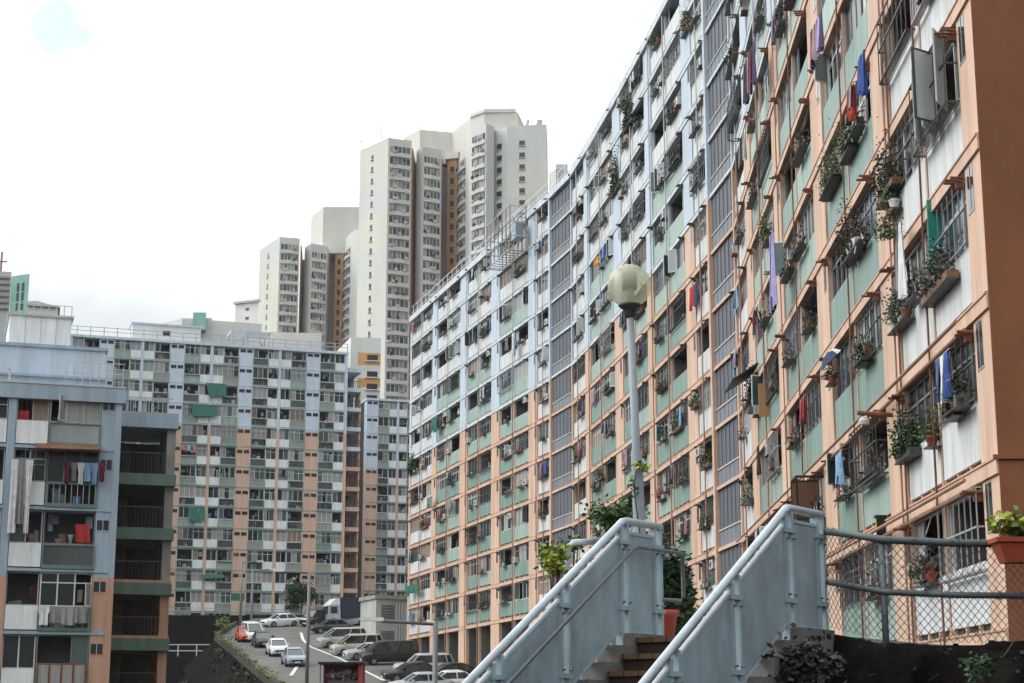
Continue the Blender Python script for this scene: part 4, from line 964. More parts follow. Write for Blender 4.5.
def ex4(R):
    fr, l = face_frame(X(10, 201.2, 300), X(28, 200, 300))
    for y in (290, 299.5, 309):
        for x in (.35, .62): w = MB(); z = zof(y, 202); w.box(fr, l*x, l*x+.35, .01, .05, z-.5, z+.5, 'glass'); w.build('window', R)
    m = MB(); m.prism([X(-14, 201, 300), X(9.8, 201.6, 300), X(9.8, 215, 300), X(-14, 215, 300)], 12, zof(279, 205), 'tower_grey'); 
    fr, l = face_frame(X(-14, 201, 300), X(9.8, 201.6, 300)); 
    for k in range(6): m.box(fr, .3, l-.2, .01, .3, zof(285+k*6, 205)-.12, zof(285+k*6, 205)+.12, 'curtain')
    m.build('grey_wing', R)
house('building', 'teal building with a grey ribbed wing rising behind the left block', 'building', [X(10, 201.2, 300), X(28, 200, 300), X(28, 214, 300), X(10, 214, 300)], 12, zof(278, 202), 'teal_wall', None, ex4)
house('building', 'cream house with a low gable seen over the roof of the left block', 'house', [X(27, 160, 310), X(58, 160, 310), X(58, 168, 310), X(27, 168, 310)], 12, zof(306, 160), 'warm_white', None,
      lambda R: (lambda m: (m.hexa([(X(27, 159.7, 310)[0], 159.7, zof(306, 160)), (X(60, 159.7, 310)[0], 159.7, zof(308, 160)), (X(60, 168, 310)[0], 168, zof(308, 160)), (X(27, 168, 310)[0], 168, zof(306, 160)),
        (X(27, 159.7, 310)[0], 159.7, zof(302, 160)), (X(36, 159.7, 310)[0], 159.7, zof(301.5, 160)), (X(36, 168, 310)[0], 168, zof(301.5, 160)), (X(27, 168, 310)[0], 168, zof(302, 160))], 'tower_grey'), m.build('roof', R)))(MB()))
cr = MB(); p = X(1.5, 300, 260); cr.tube([(p[0], p[1], 40), (p[0], p[1], zof(252, 300))], .2, 'pipe', 6); cr.box(WF, p[0]-1.2, p[0]+1, 299.8, 300.2, zof(262, 300), zof(261, 300), 'pipe')
tag(cr.build('mast'), 'reddish lattice mast cropped by the upper left edge above the teal building', 'mast')
# ---------------------------------------------------------------- pump house, street lamps, parked vehicles
r = random.Random(12)
ph = empty('utility_building', (-14.3, 171, 4), 'small grey concrete utility building with louvred openings beside the parked cars', 'utility building')
c0 = at(375.5, 640, 170); c1 = at(405, 640, 171.5); cL = at(360, 640, 174); zt = ray(380, 599)[1]*170.5
m = MB(); m.prism([(c0[0], 170), (c1[0], 171.5), (c1[0]+.5, 177), (cL[0]+.8, 179), (cL[0], 174)], 3, zt, 'pale_concrete'); m.build('wall', ph)
m = MB(); m.prism([(c0[0]-.1, 169.8), (c1[0]+.2, 171.3), (c1[0]+.7, 177.3), (cL[0]+.7, 179.2), (cL[0]-.2, 174)], zt, zt+.35, 'concrete'); m.build('roof', ph)
fr, l = face_frame((c0[0], 170), (c1[0], 171.5))
for (py, h) in ((613.5, 1.15), (636.5, .75)):
    w = MB(); z = ray(380, py)[1]*170.5; w.box(fr, l*.18, l*.62, .01, .05, z-h/1.4, z+h/1.4, 'interior')
    for q in range(6): w.box(fr, l*.18, l*.62, .05, .1, z-h/1.4+q*h/4.2, z-h/1.4+q*h/4.2+.06, 'concrete')
    w.build('louvre', ph)
m = MB()
for q in range(3): m.tube([fr.pt(l*(.7+.09*q), .08, 3), fr.pt(l*(.7+.09*q), .08, zt)], .05, 'tower_grey', 6)
m.build('drain_pipe', ph)
m = MB()
for q in range(5): m.foliage((cL[0]+.8+q*.55, 172.5-q*.3, zt+.55), (.35, .35, .35), 60, .16, ['leaf_dry', 'leaf_dark', 'leaf'], r, 5)
tag(m.build('potted_plant'), 'scrubby plants lined up on the roof of the small utility building', 'plant', kind='stuff')

def lamp_post(px, ytop, d, arm, zb, lab, rad=.09, side=-1):
    a, b = ray(px, ytop); x, z = a*d, b*d
    R = empty('street_lamp', (x, d, zb), lab, 'street lamp')
    m = MB(); m.tube([(x, d, zb), (x, d, z)], [rad*1.15, rad*.85], 'lamp_grey', 10); m.lathe((x, d, zb), [(rad*2.2, 0), (rad*2, .25), (rad*1.2, .3)], 'lamp_grey', 12); m.build('pole', R, True)
    m = MB(); m.tube([(x, d, z-.08), (x+side*arm*.75, d, z+.04), (x+side*(arm-.55), d, z+.08)], rad*.55, 'lamp_grey', 8); m.build('arm', R, True)
    m = MB(); xx = x+side*(arm-.3)
    m.hexa([(xx-.38, d-.12, z+.04), (xx+.38, d-.12, z+.02), (xx+.38, d+.12, z+.02), (xx-.38, d+.12, z+.04), (xx-.3, d-.08, z+.16), (xx+.38, d-.07, z+.15), (xx+.38, d+.07, z+.15), (xx-.3, d+.08, z+.16)], 'tower_grey'); m.build('lamp_head', R)
mat('lamp_grey', (.17, .18, .185), rough=.5, dirt=.2)
lamp_post(435.5, 622, 60, 2.45, -7, 'nearest grey street lamp with a long arm reaching left over the parked cars', .1)
lamp_post(309.5, 572, 118, 2.4, 1.2, 'thin grey street lamp rising through the middle of the road scene', .12)
lamp_post(242, 562, 184, 2.2, 9, 'tall street lamp beside the green road sign at the bend of the road', .11, 1)
lamp_post(253, 570, 176, 2.2, 8, 'street lamp standing behind the row of cars on the left kerb', .1, 1)
x, y, z = at(237.5, 597, 186)
R = empty('road_sign', (x+1, y, 8.8), 'small green road sign fixed near the street lamps at the bend', 'sign')
m = MB(); m.box(WF, x-.9, x+.9, y-.05, y, z-.4, z+.4, 'green_sign') if False else m.box(WF, x-.7, x+.7, y-.05, y, z-.4, z+.4, 'cloth_green'); m.build('panel', R)
m = MB(); m.tube([(x+.5, y+.06, 8.8), (x+.5, y+.06, z+.3)], .05, 'lamp_grey', 6); m.build('post', R)

def loft(mb, secs, m, n):
    k = len(mb.v)
    for s_ in secs: mb.v += s_
    for i in range(len(secs)-1):
        for q in range(n):
            w = (q+1) % n; mb.f.append((k+i*n+q, k+i*n+w, k+(i+1)*n+w, k+(i+1)*n+q)); mb.m.append(m)
    mb.f.append(tuple(k+q for q in reversed(range(n)))); mb.m.append(m); e0 = k+(len(secs)-1)*n; mb.f.append(tuple(e0+q for q in range(n))); mb.m.append(m)
SHAPES = {
 # lower body stations: x, z low, z belt, half width ; cabin silhouette: base x0,x1 ; roof x0,x1 ; roof z
 'sedan': dict(L=4.6, W=.89, st=[(-2.3, .35, .62, .70), (-2.15, .25, .78, .82), (-1.3, .22, .90, .88), (0, .22, .92, .89), (1.1, .22, .93, .89), (1.9, .25, .95, .85), (2.25, .35, .88, .74)], cab=(-1.15, 1.75, -.35, 1.05, 1.42)),
 'mpv': dict(L=4.7, W=.92, st=[(-2.35, .38, .75, .74), (-2.2, .27, .90, .86), (-1.4, .24, 1.05, .91), (0, .24, 1.08, .92), (1.5, .24, 1.1, .92), (2.2, .28, 1.1, .90), (2.33, .4, 1.05, .84)], cab=(-1.75, 2.28, -.75, 2.0, 1.82)),
 'van': dict(L=4.8, W=.93, st=[(-2.4, .38, .8, .78), (-2.28, .27, 1.0, .88), (-1.6, .24, 1.12, .92), (0, .24, 1.15, .93), (1.5, .24, 1.15, .93), (2.3, .28, 1.15, .92), (2.4, .4, 1.1, .88)], cab=(-1.85, 2.36, -1.05, 2.22, 1.9)),
 'suv': dict(L=4.6, W=.92, st=[(-2.3, .45, .85, .76), (-2.15, .35, 1.02, .88), (-1.2, .3, 1.1, .91), (0, .3, 1.12, .92), (1.4, .3, 1.12, .92), (2.15, .35, 1.1, .88), (2.28, .45, 1.05, .8)], cab=(-1.2, 2.2, -.55, 1.95, 1.75)),
}
def car(kind, paint, label, px, py=None, pos=None, rz=0, cat='car'):
    S = SHAPES[kind]; g = pos or onroad(px, py)
    R = empty('parked_car' if cat == 'car' else 'parked_van', (g[0], g[1], gz(g[0], g[1])), label, cat, 'vehicles parked along the road', rz)
    R.rotation_euler = (0, math.atan(.118)*-cos(rz-pi/2) if False else 0, rz)
    slope = math.atan(.118)*sin(rz); R.rotation_euler = (0, 0, rz)
    def B(mb, nm, par, sm=False):
        me = bpy.data.meshes.new(nm); me.from_pydata(mb.v, [], mb.f); ks = sorted(set(mb.m)); ix = {k: i for i, k in enumerate(ks)}
        for k in ks: me.materials.append(MATS[k])
        me.polygons.foreach_set('material_index', [ix[k] for k in mb.m])
        if sm: me.polygons.foreach_set('use_smooth', [True]*len(mb.f))
        o = bpy.data.objects.new(nm, me); col.objects.link(o); o.parent = par; return o
    secs = []
    for x, zl, zb, w in S['st']:
        secs.append([(x, -w*.94, zl), (x, -w, zl+(zb-zl)*.35), (x, -w*.985, zl+(zb-zl)*.75), (x, -w*.86, zb), (x, w*.86, zb), (x, w*.985, zl+(zb-zl)*.75), (x, w, zl+(zb-zl)*.35), (x, w*.94, zl)])
    m = MB(); loft(m, secs, paint, 8); body = B(m, 'body', R, False)
    x0, x1, r0, r1, rzt = S['cab']; W = S['W']; belt = S['st'][3][2]-.03; wb = W*.86; wt = W*.66
    # cabin: glass solid, then roof and pillars just proud of it
    m = MB()
    bot = [(x0, -wb*.9, belt), (x1, -wb*.92, belt), (x1, wb*.92, belt), (x0, wb*.9, belt)]; mid = [(x0+.15, -wb, belt), ]
    top = [(r0, -wt, rzt-.05), (r1, -wt, rzt-.05), (r1, wt, rzt-.05), (r0, wt, rzt-.05)]
    m.hexa(bot+top, 'car_glass'); B(m, 'window_glass', R)
    m = MB(); loft(m, [[(r0-.08, -wt*.9, rzt-.06), (r0-.08, wt*.9, rzt-.06), (r0-.02, wt*.9, rzt-.02), (r0-.02, -wt*.9, rzt-.02)], [(r0+.25, -wt*1.04, rzt-.06), (r0+.25, wt*1.04, rzt-.06), (r0+.25, wt*.9, rzt+.03), (r0+.25, -wt*.9, rzt+.03)],
                      [(r1-.25, -wt*1.04, rzt-.06), (r1-.25, wt*1.04, rzt-.06), (r1-.25, wt*.9, rzt+.03), (r1-.25, -wt*.9, rzt+.03)], [(r1+.06, -wt*.95, rzt-.08), (r1+.06, wt*.95, rzt-.08), (r1+.02, wt*.9, rzt-.03), (r1+.02, -wt*.9, rzt-.03)]], paint, 4)
    for sg in (-1, 1):
        for (xa, xb) in ((x0, r0), (x1, r1), ((x0*.45+x1*.55)-.0, (r0*.45+r1*.55))) + ((((x0*.15+x1*.85)), (r0*.15+r1*.85)),)*(kind in ('mpv', 'van', 'suv')):
            m.tube([(xa, sg*wb*(.93 if xa in (x0, x1) else 1.0), belt), (xb, sg*wt, rzt-.05)], .045, paint, 5)
    B(m, 'roof', R)
    for sg in (-1, 1):
        for wx in (S['st'][1][0]+.78, S['st'][-2][0]-.72):
            w = MB(); n = 16; k = 0
            for (rr, y0, y1, mm_) in ((.33, .0, .2, 'tyre'),):
                pts = [(wx+rr*cos(2*pi*q/n), rr*sin(2*pi*q/n)+.33) for q in range(n)]
                a = [(p[0], sg*(W-.17), p[1]) for p in pts]; b2 = [(p[0], sg*(W+.03), p[1]) for p in pts]; loft(w, [a, b2], 'tyre', n)
            wo = B(w, 'wheel', R); w = MB(); pts = [(wx+.2*cos(2*pi*q/10), .2*sin(2*pi*q/10)+.33) for q in range(10)]
            loft(w, [[(p[0], sg*(W+.02), p[1]) for p in pts], [(p[0], sg*(W+.04), p[1]) for p in pts]], 'rim', 10); B(w, 'rim', wo)
        fx = S['st'][1][0]; fw = S['st'][1][3]; zb = S['st'][1][2]
        h = MB(); h.hexa([(fx-.12, sg*fw*.55, zb-.26), (fx+.15, sg*fw*.98, zb-.26), (fx+.2, sg*fw*.7, zb-.26), (fx, sg*fw*.5, zb-.26), (fx-.08, sg*fw*.55, zb-.06), (fx+.15, sg*fw*.98, zb-.06), (fx+.25, sg*fw*.7, zb-.04), (fx+.05, sg*fw*.5, zb-.04)], 'headlight'); B(h, 'headlight', R)
        bx = S['st'][-1][0]; bw = S['st'][-1][3]; zb = S['st'][-1][2]
        h = MB(); h.hexa([(bx-.2, sg*bw*.7, zb-.3), (bx+.02, sg*bw*.7, zb-.3), (bx+.02, sg*bw*1.0, zb-.3), (bx-.25, sg*bw*1.12, zb-.3), (bx-.2, sg*bw*.7, zb-.1), (bx+.01, sg*bw*.7, zb-.1), (bx+.01, sg*bw*1.0, zb-.1), (bx-.25, sg*bw*1.12, zb-.1)], 'taillight'); B(h, 'taillight', R)
        mr = MB(); mr.hexa([(x0+.35, sg*(W-.1), belt), (x0+.5, sg*(W-.1), belt), (x0+.5, sg*(W+.14), belt), (x0+.4, sg*(W+.14), belt), (x0+.35, sg*(W-.1), belt+.16), (x0+.5, sg*(W-.1), belt+.16), (x0+.5, sg*(W+.14), belt+.16), (x0+.4, sg*(W+.14), belt+.16)], paint); B(mr, 'mirror', R)
    fx = S['st'][0][0]
    m = MB(); m.hexa([(fx-.03, -.45, .42), (fx+.1, -.45, .42), (fx+.1, .45, .42), (fx-.03, .45, .42), (fx-.01, -.42, .60), (fx+.1, -.42, .60), (fx+.1, .42, .60), (fx-.01, .42, .60)], 'black'); B(m, 'grille', R)
    m = MB(); m.hexa([(fx-.05, -.24, .36), (fx-.02, -.24, .36), (fx-.02, .24, .36), (fx-.05, .24, .36), (fx-.05, -.24, .47), (fx-.02, -.24, .47), (fx-.02, .24, .47), (fx-.05, .24, .47)], 'cloth_white'); B(m, 'number_plate', R)
    # stand the car on the slope
    d = (cos(rz), sin(rz)); gx_ = (gz(g[0]+d[0]*1.4, g[1]+d[1]*1.4)-gz(g[0]-d[0]*1.4, g[1]-d[1]*1.4))/2.8
    gy_ = (gz(g[0]-d[1]*.8, g[1]+d[0]*.8)-gz(g[0]+d[1]*.8, g[1]-d[0]*.8))/1.6
    R.rotation_euler = (math.atan(gy_), -math.atan(gx_), rz)
    return R
# noses point along -x of the model
HL = math.atan2(KD[1], KD[0])                     # road direction, uphill: noses downhill
car('sedan', 'car_bluegrey', 'blue-grey saloon car, nearest of the row on the left kerb', 294, 665, None, HL)
car('sedan', 'car_white', 'white car second in the row on the left kerb', 277.5, 655, None, HL)
car('sedan', 'car_dark', 'dark car with a pale windscreen, third in the row on the left kerb', 262.5, 646.5, None, HL)
car('sedan', 'car_red', 'orange-red car at the top of the row on the left kerb', 245.5, 641, None, HL)
car('mpv', 'car_white', 'white car just below the orange-red one on the left kerb', 252, 641, None, HL+.1)
car('sedan', 'car_white', 'lone white saloon car on the far bend below the dark retaining wall', 281, 626.5, None, .62)
car('van', 'car_black', 'black van next to the pale-cabbed truck at the top of the car park', 319, 626, None, .95, 'van')
car('sedan', 'car_black', 'long black saloon car above the silver people carrier', 331, 633, None, .36)
car('sedan', 'car_silver', 'silver saloon car tucked behind the long black saloon', 349, 625.5, None, .3)
car('sedan', 'car_red', 'small red car beside the utility building', 358, 624, None, .2)
car('mpv', 'car_silver', 'silver people carrier with its nose towards the white line', 342, 647.5, None, .33)
car('mpv', 'car_beige', 'beige people carrier parked between the silver one and the black van', 357, 655, None, .32)
car('sedan', 'car_silver', 'silver-bonneted saloon car half hidden behind the black van', 370, 659.5, None, .3)
car('van', 'car_black', 'big black people carrier in the middle of the parked row', 389, 664, None, .3, 'van')
car('suv', 'car_silver', 'silver and black four-wheel-drive nearest the lamp arm', 424, 677, None, .28)
car('sedan', 'car_black', 'black saloon car behind the nearest street lamp pole', 412, 681.5, None, .28)
car('sedan', 'car_white', 'white saloon car cropped by the bottom edge right of the lamp pole', 452, 686, (at(449, 686, 126)[0], 126), .28)
car('sedan', 'car_black', 'black saloon car between the lamp pole and the stair railing', 440, 681, (at(450, 682, 132)[0], 132.5), .28)
car('sedan', 'car_silver', 'silver saloon car whose roof shows at the bottom edge left of the lamp pole', 425, 688, (at(420, 688, 124)[0], 124.5), .28)
# truck: local axes, nose towards -x
g = onroad(349, 625.5); rz = .5; TK = empty('box_truck', g, 'pale-cabbed truck with a dark box body at the top of the car park', 'truck', None, rz)
TK.rotation_euler = (0, -.05, rz)
def LB_(mb, nm, par, sm=False):
    me = bpy.data.meshes.new(nm); me.from_pydata(mb.v, [], mb.f); ks = sorted(set(mb.m)); ix = {k: i for i, k in enumerate(ks)}
    for k in ks: me.materials.append(MATS[k])
    me.polygons.foreach_set('material_index', [ix[k] for k in mb.m])
    if sm: me.polygons.foreach_set('use_smooth', [True]*len(mb.f))
    o = bpy.data.objects.new(nm, me); col.objects.link(o); o.parent = par; return o
def bb(mb, x0, x1, y0, y1, z0, z1, m_): mb.hexa([(x0, y0, z0), (x1, y0, z0), (x1, y1, z0), (x0, y1, z0), (x0, y0, z1), (x1, y0, z1), (x1, y1, z1), (x0, y1, z1)], m_)
m = MB(); m.hexa([(-3, -1, .5), (-1.4, -1, .5), (-1.4, 1, .5), (-3, 1, .5), (-2.75, -.95, 2.3), (-1.4, -.95, 2.3), (-1.4, .95, 2.3), (-2.75, .95, 2.3)], 'car_silver'); m.hexa([(-2.7, -.95, 2.3), (-1.4, -.95, 2.3), (-1.4, .95, 2.3), (-2.7, .95, 2.3), (-1.9, -.9, 3.0), (-1.4, -.9, 3.0), (-1.4, .9, 3.0), (-1.9, .9, 3.0)], 'car_white'); LB_(m, 'cab', TK)
m = MB(); m.hexa([(-3.0, -.85, 1.35), (-2.9, -.85, 1.35), (-2.9, .85, 1.35), (-3.0, .85, 1.35), (-2.86, -.8, 2.15), (-2.7, -.8, 2.15), (-2.7, .8, 2.15), (-2.86, .8, 2.15)], 'car_glass'); bb(m, -2.6, -1.8, -1.02, -.97, 1.35, 2.1, 'car_glass'); LB_(m, 'windscreen', TK)
m = MB(); bb(m, -1.3, 3.2, -1.1, 1.1, .8, 3.1, 'car_navy'); LB_(m, 'box_body', TK)
for x in (-2.3, 2.2):
    for sg in (-1, 1):
        w = MB(); n = 14; pts = [(x+.42*cos(2*pi*q/n), .42*sin(2*pi*q/n)+.42) for q in range(n)]; loft(w, [[(p[0], sg*.75, p[1]) for p in pts], [(p[0], sg*1.03, p[1]) for p in pts]], 'tyre', n); LB_(w, 'wheel', TK)
# stall with red banner near the bottom edge
x0 = at(321, 665, 104); x1 = at(363, 665, 104); zt = ray(342, 664)[1]*104
R = empty('market_stall', ((x0[0]+x1[0])/2, 104, zt-2.6), 'small kiosk with a black roof, red banner and white bundles at the bottom edge', 'kiosk')
m = MB(); m.box(WF, x0[0]-.1, x1[0]+.1, 103.3, 106, zt-.02, zt+.1, 'black'); m.build('roof', R)
m = MB(); m.box(WF, x0[0]+.05, x1[0], 105.5, 105.6, zt-2.6, zt-.03, 'cloth_maroon'); m.box(WF, x1[0]-.25, x1[0], 103.5, 105.5, zt-2.6, zt-.04, 'cloth_red'); m.build('banner', R)
m = MB()
for x in (x0[0], x1[0]-.06): 
    for y in (103.45, 105.4): m.box(WF, x, x+.06, y, y+.06, zt-2.6, zt-.02, 'lamp_grey')
m.build('post', R)
m = MB(); rr = random.Random(2)
for q in range(12): xx = x0[0]+.5+rr.random()*1.5; m.foliage((xx, 104.6, zt-.75+rr.random()*.25), (.25, .2, .15), 20, .22, ['cloth_white', 'cloth_grey', 'cloth_white'], rr, 3)
m.box(WF, x0[0]+.4, x1[0]-.3, 104.2, 105, zt-2.6, zt-.95, 'interior')
tag(m.build('goods'), 'white bundles heaped inside the kiosk with the red banner', 'goods', kind='stuff')

# dark tree above the retaining wall
def tree(x, y, z, h, rad, n, sz, mats, lab, seed, trunk=.12, cat='tree', name='tree'):
    rr = random.Random(seed); R = empty(name, (x, y, z), lab, cat)
    m = MB(); m.tube([(x, y, z), (x+.05*h, y, z+h*.35), (x, y+.05*h, z+h*.7)], [trunk, trunk*.7, trunk*.3], 'bark', 7)
    for q in range(6):
        a = q*1.05+rr.random(); m.tube([(x+.04*h, y, z+h*(.3+.06*q)), (x+cos(a)*rad[0]*.7, y+sin(a)*rad[1]*.7, z+h*(.5+.08*q))], [trunk*.4, trunk*.12], 'bark', 5)
    m.build('trunk', R)
    m = MB(); m.foliage((x, y, z+h-rad[2]*.85), rad, n, sz, mats, rr, 16); m.build('crown', R); return R
p = FB.pt(FB.hit(288, 600)[0], 7.6, 0)
tree(p[0], p[1]+1.2, 13.0, 4.6, (2.0, 1.6, 1.8), 2600, .32, ['leaf_dark', 'leaf_dark', 'leaf'], 'dark bushy tree above the retaining wall in front of the far block', 4, .15)

# ---------------------------------------------------------------- foreground staircase
SA = (.591, .8067); SWD = (.8067, -.591)
ST = F((1.016, 16.0), SA, SWD)          # along: uphill direction; out: across to the right
ZL = .75; RI = .155; TR = .24; WID = 1.66
FL = empty('staircase', (1.016, 16, -1.7), 'concrete outdoor staircase with brown tiled steps climbing to the right between blue-grey parapets', 'staircase')
for i in range(16):
    z = ZL-RI*i; m = MB()
    a0 = -TR*i; a1 = .6 if not i else -TR*(i-1)-.002
    m.box(ST, a0+.03, a1, .0, WID, z-1.0, z-.028, 'tile_brown')
    m.box(ST, a0-.012, a0+.10, .001, WID-.001, z-.045, z, 'tile_ochre')
    for q in range(11): x = WID*q/11; m.box(ST, a0-.015, a0-.0121, x, x+.012, z-.045, z, 'tile_brown')
    m.build('step', FL)
for side, (w0, w1) in enumerate(((-.1, .13), (WID-.10, WID+.14))):
    m = MB()
    for i in range(16):
        z = ZL-RI*i+.10; a0 = -TR*i-.05; a1 = -TR*(i-1)-.051 if i else .62
        m.box(ST, a0, a1, w0, w1, z-.6, z-.02 if i else ZL+.04, 'stair_concrete')
    m.build('stringer', FL)
m = MB(); m.box(ST, .621, 6.5, -1.0, WID+.14, -7, ZL-.003, 'concrete')
tag(m.build('walkway'), kind='structure')
def zn(a): return ZL+min(0, a)*RI/TR
def parapet(w, lab, cuts, land, out, grab):
    R = empty('stair_parapet', ST.pt(0, w, ZL), lab, 'railing')
    def sl(mb, a0, a1, h0, h1, o0, o1, m_):
        mb.hexa([ST.pt(a0, w+o0, zn(a0)+h0), ST.pt(a1, w+o0, zn(a1)+h0), ST.pt(a1, w+o1, zn(a1)+h0), ST.pt(a0, w+o1, zn(a0)+h0),
                 ST.pt(a0, w+o0, zn(a0)+h1), ST.pt(a1, w+o0, zn(a1)+h1), ST.pt(a1, w+o1, zn(a1)+h1), ST.pt(a0, w+o1, zn(a0)+h1)], m_)
    posts = []
    for a in cuts+[land]:
        m = MB()
        for da in ((-.075, -.04), (.035, .07)) if a not in (cuts[0],) else ((-.075, -.035), (.03, .07)):
            m.box(ST, a+da[0], a+da[1], w-.035, w+.035, zn(a)-.25, zn(a)+1.03+(da[0]*RI/TR if a < 0 else 0), 'rail_blue')
        for hh in (.3, .78):
            for da in (-.055, .05): m.tube([ST.pt(a+da, w-.06, zn(a)+hh+.02), ST.pt(a+da, w+.06, zn(a)+hh+.02)], .010, 'grab_rail', 6)
        for hh in (.25, .85): m.box(ST, a-.09, a+.085, w-.045, w+.045, zn(a)+hh, zn(a)+hh+.04, 'rail_blue')
        m.build('post', R)
    prev = 0
    for i, a in enumerate(cuts):
        if i+1 < len(cuts):
            a1, a0 = a-.085, cuts[i+1]+.085
            m = MB(); sl(m, a0, a1, .13, .945, -.012, .012, 'panel_blue'); p = m.build('panel', R)
            m = MB(); sl(m, a0, a1, .946, .975, -.02, .02, 'panel_edge'); sl(m, a0, a1, .105, .129, -.018, .018, 'rail_blue'); sl(m, a0-.012, a0, .105, .97, -.02, .02, 'rail_blue'); sl(m, a1, a1+.012, .105, .97, -.02, .02, 'rail_blue')
            m.build('panel_frame', p)
    m = MB(); m.box(ST, .085, land-.085, w-.012, w+.012, ZL+.07, ZL+.945, 'panel_blue'); p = m.build('panel', R)
    m = MB(); m.box(ST, .085, land-.085, w-.02, w+.02, ZL+.946, ZL+.975, 'rail_blue'); m.box(ST, .085, land-.085, w-.02, w+.02, ZL+.045, ZL+.069, 'rail_blue'); m.build('panel_frame', p)
    lo = cuts[-1]
    m = MB(); m.tube([ST.pt(lo, w, zn(lo)+1.06), ST.pt(0, w, ZL+1.06), ST.pt(.06, w, ZL+1.07), ST.pt(land+.09, w, ZL+1.07)], .035, 'hand_rail', 14); m.build('handrail', R, True)
    if grab:
        o = grab
        m = MB(); m.tube([ST.pt(lo, w+o, zn(lo)+.80), ST.pt(.02, w+o, ZL+.80), ST.pt(.12, w+o, ZL+.83), ST.pt(land+.28, w+o, ZL+.83), ST.pt(land+.33, w+o, ZL+.80), ST.pt(land+.33, w+o, ZL+.42), ST.pt(land+.28, w+o, ZL+.38), ST.pt(land+.05, w+.02, ZL+.38)], .019, 'grab_rail', 10)
        for a in cuts: m.tube([ST.pt(a, w+.03, zn(a)+.72), ST.pt(a, w+o, zn(a)+.78)], .012, 'grab_rail', 6)
        m.build('grab_rail', R, True)
    return R
parapet(0, 'left blue-grey stair parapet with a second lower grab rail and worn metal panels', [0, -.97, -1.95, -2.93, -3.91], .58, 0, .10)
parapet(WID+.02, 'right blue-grey stair parapet ending beside the chain-link fence', [0, -.97, -1.95, -2.93, -3.91], .60, 0, 0)
# tubular railing end behind
R = empty('railing', at(567, 600, 18.4), 'short bent tubular railing end beside the yellow-green plant', 'railing')
a1 = at(567, 565, 18.3); a2 = at(568, 547, 18.3); a3 = at(573, 542.5, 18.3); a4 = at(604, 541, 18.9)
m = MB(); m.tube([(a1[0], a1[1], .4), a1, a2, a3, a4], .036, 'hand_rail', 10); m.build('rail', R, True)
m = MB(); m.tube([(a4[0], a4[1], .4), a4], .04, 'hand_rail', 8); m.build('post', R, True)

# chain-link fence on the bank
fp = [(2.78, 15.62), (2.93, 15.25), (3.2, 15.03), (3.8, 15.02), (4.6, 15.12), (7, 15.4), (12, 16.2)]
zt_ = [1.685, 1.62, 1.545, 1.515, 1.515, 1.52, 1.52]; zb_ = [.83, .76, .69, .665, .665, .67, .67]
FE = empty('chain_link_fence', (3.2, 15.03, .67), 'grey chain-link fence with twin pipe rails on the dark bank', 'fence')
cum = [0]
for a, b in zip(fp, fp[1:]): cum.append(cum[-1]+math.hypot(b[0]-a[0], b[1]-a[1]))
def fpt(u, v):
    u = max(0, min(cum[-1]-1e-6, u)); i = max(j for j in range(len(cum)-1) if cum[j] <= u); t_ = (u-cum[i])/(cum[i+1]-cum[i])
    l0 = [fp[i][k]+(fp[i+1][k]-fp[i][k])*t_ for k in (0, 1)]; return (l0[0], l0[1], (zb_[i]*(1-t_)+zb_[i+1]*t_)*(1-v)+(zt_[i]*(1-t_)+zt_[i+1]*t_)*v)
m = MB(); NUU = 40
m.tube([fpt(cum[-1]*.62*i/NUU, 1) for i in range(NUU+1)]+[fpt(cum[-1], 1)], .034, 'galvanised', 10); m.build('top_rail', FE, True)
m = MB(); m.tube([fpt(cum[-1]*.62*i/NUU, .475) for i in range(NUU+1)]+[fpt(cum[-1], .475)], .028, 'galvanised', 10); m.build('middle_rail', FE, True)
for u in (cum[2], cum[2]+2.15, cum[2]+4.3):
    m = MB(); b_ = fpt(u, 0); t2 = fpt(u, 1); m.tube([(b_[0], b_[1]+.03, b_[2]-.4), (t2[0], t2[1]+.03, t2[2])], .03, 'galvanised', 10); m.build('post', FE, True)
m = MB(); pitch = .068; Hf = .86; u = -Hf
while u < 4.6:
    for sg in (1, -1):
        pts = []
        for j in range(9):
            v = j/8; uu = u+(v if sg > 0 else 1-v)*Hf*.86
            if 0 <= uu <= 4.9: p = fpt(uu, v); pts.append((p[0], p[1]-.012+(.008 if (j % 2) else 0), p[2]))
        if len(pts) > 1: m.tube(pts, .0031, 'wire', 4)
    u += pitch
m.build('mesh', FE)
rr = random.Random(8)
m = MB()      # dead twine wound round the rails
for i in range(230):
    u = rr.uniform(0, 4.8); v = rr.choice([1, .475]); p = fpt(u, v); q_ = rr.uniform(0, 6.28)
    m.tube([(p[0]+rr.uniform(-.02, .02), p[1]+.037*cos(q_), p[2]+.037*sin(q_)), (p[0]+.02, p[1]+.04*cos(q_+1.6), p[2]+.04*sin(q_+1.6)), (p[0]+.035, p[1]+.037*cos(q_+3), p[2]+.037*sin(q_+3))], .004, 'leaf_dry', 4)
tag(m.build('twine'), kind=None); bpy.data.objects['twine'].parent = FE; bpy.data.objects['twine'].location = [-c for c in FE.location]

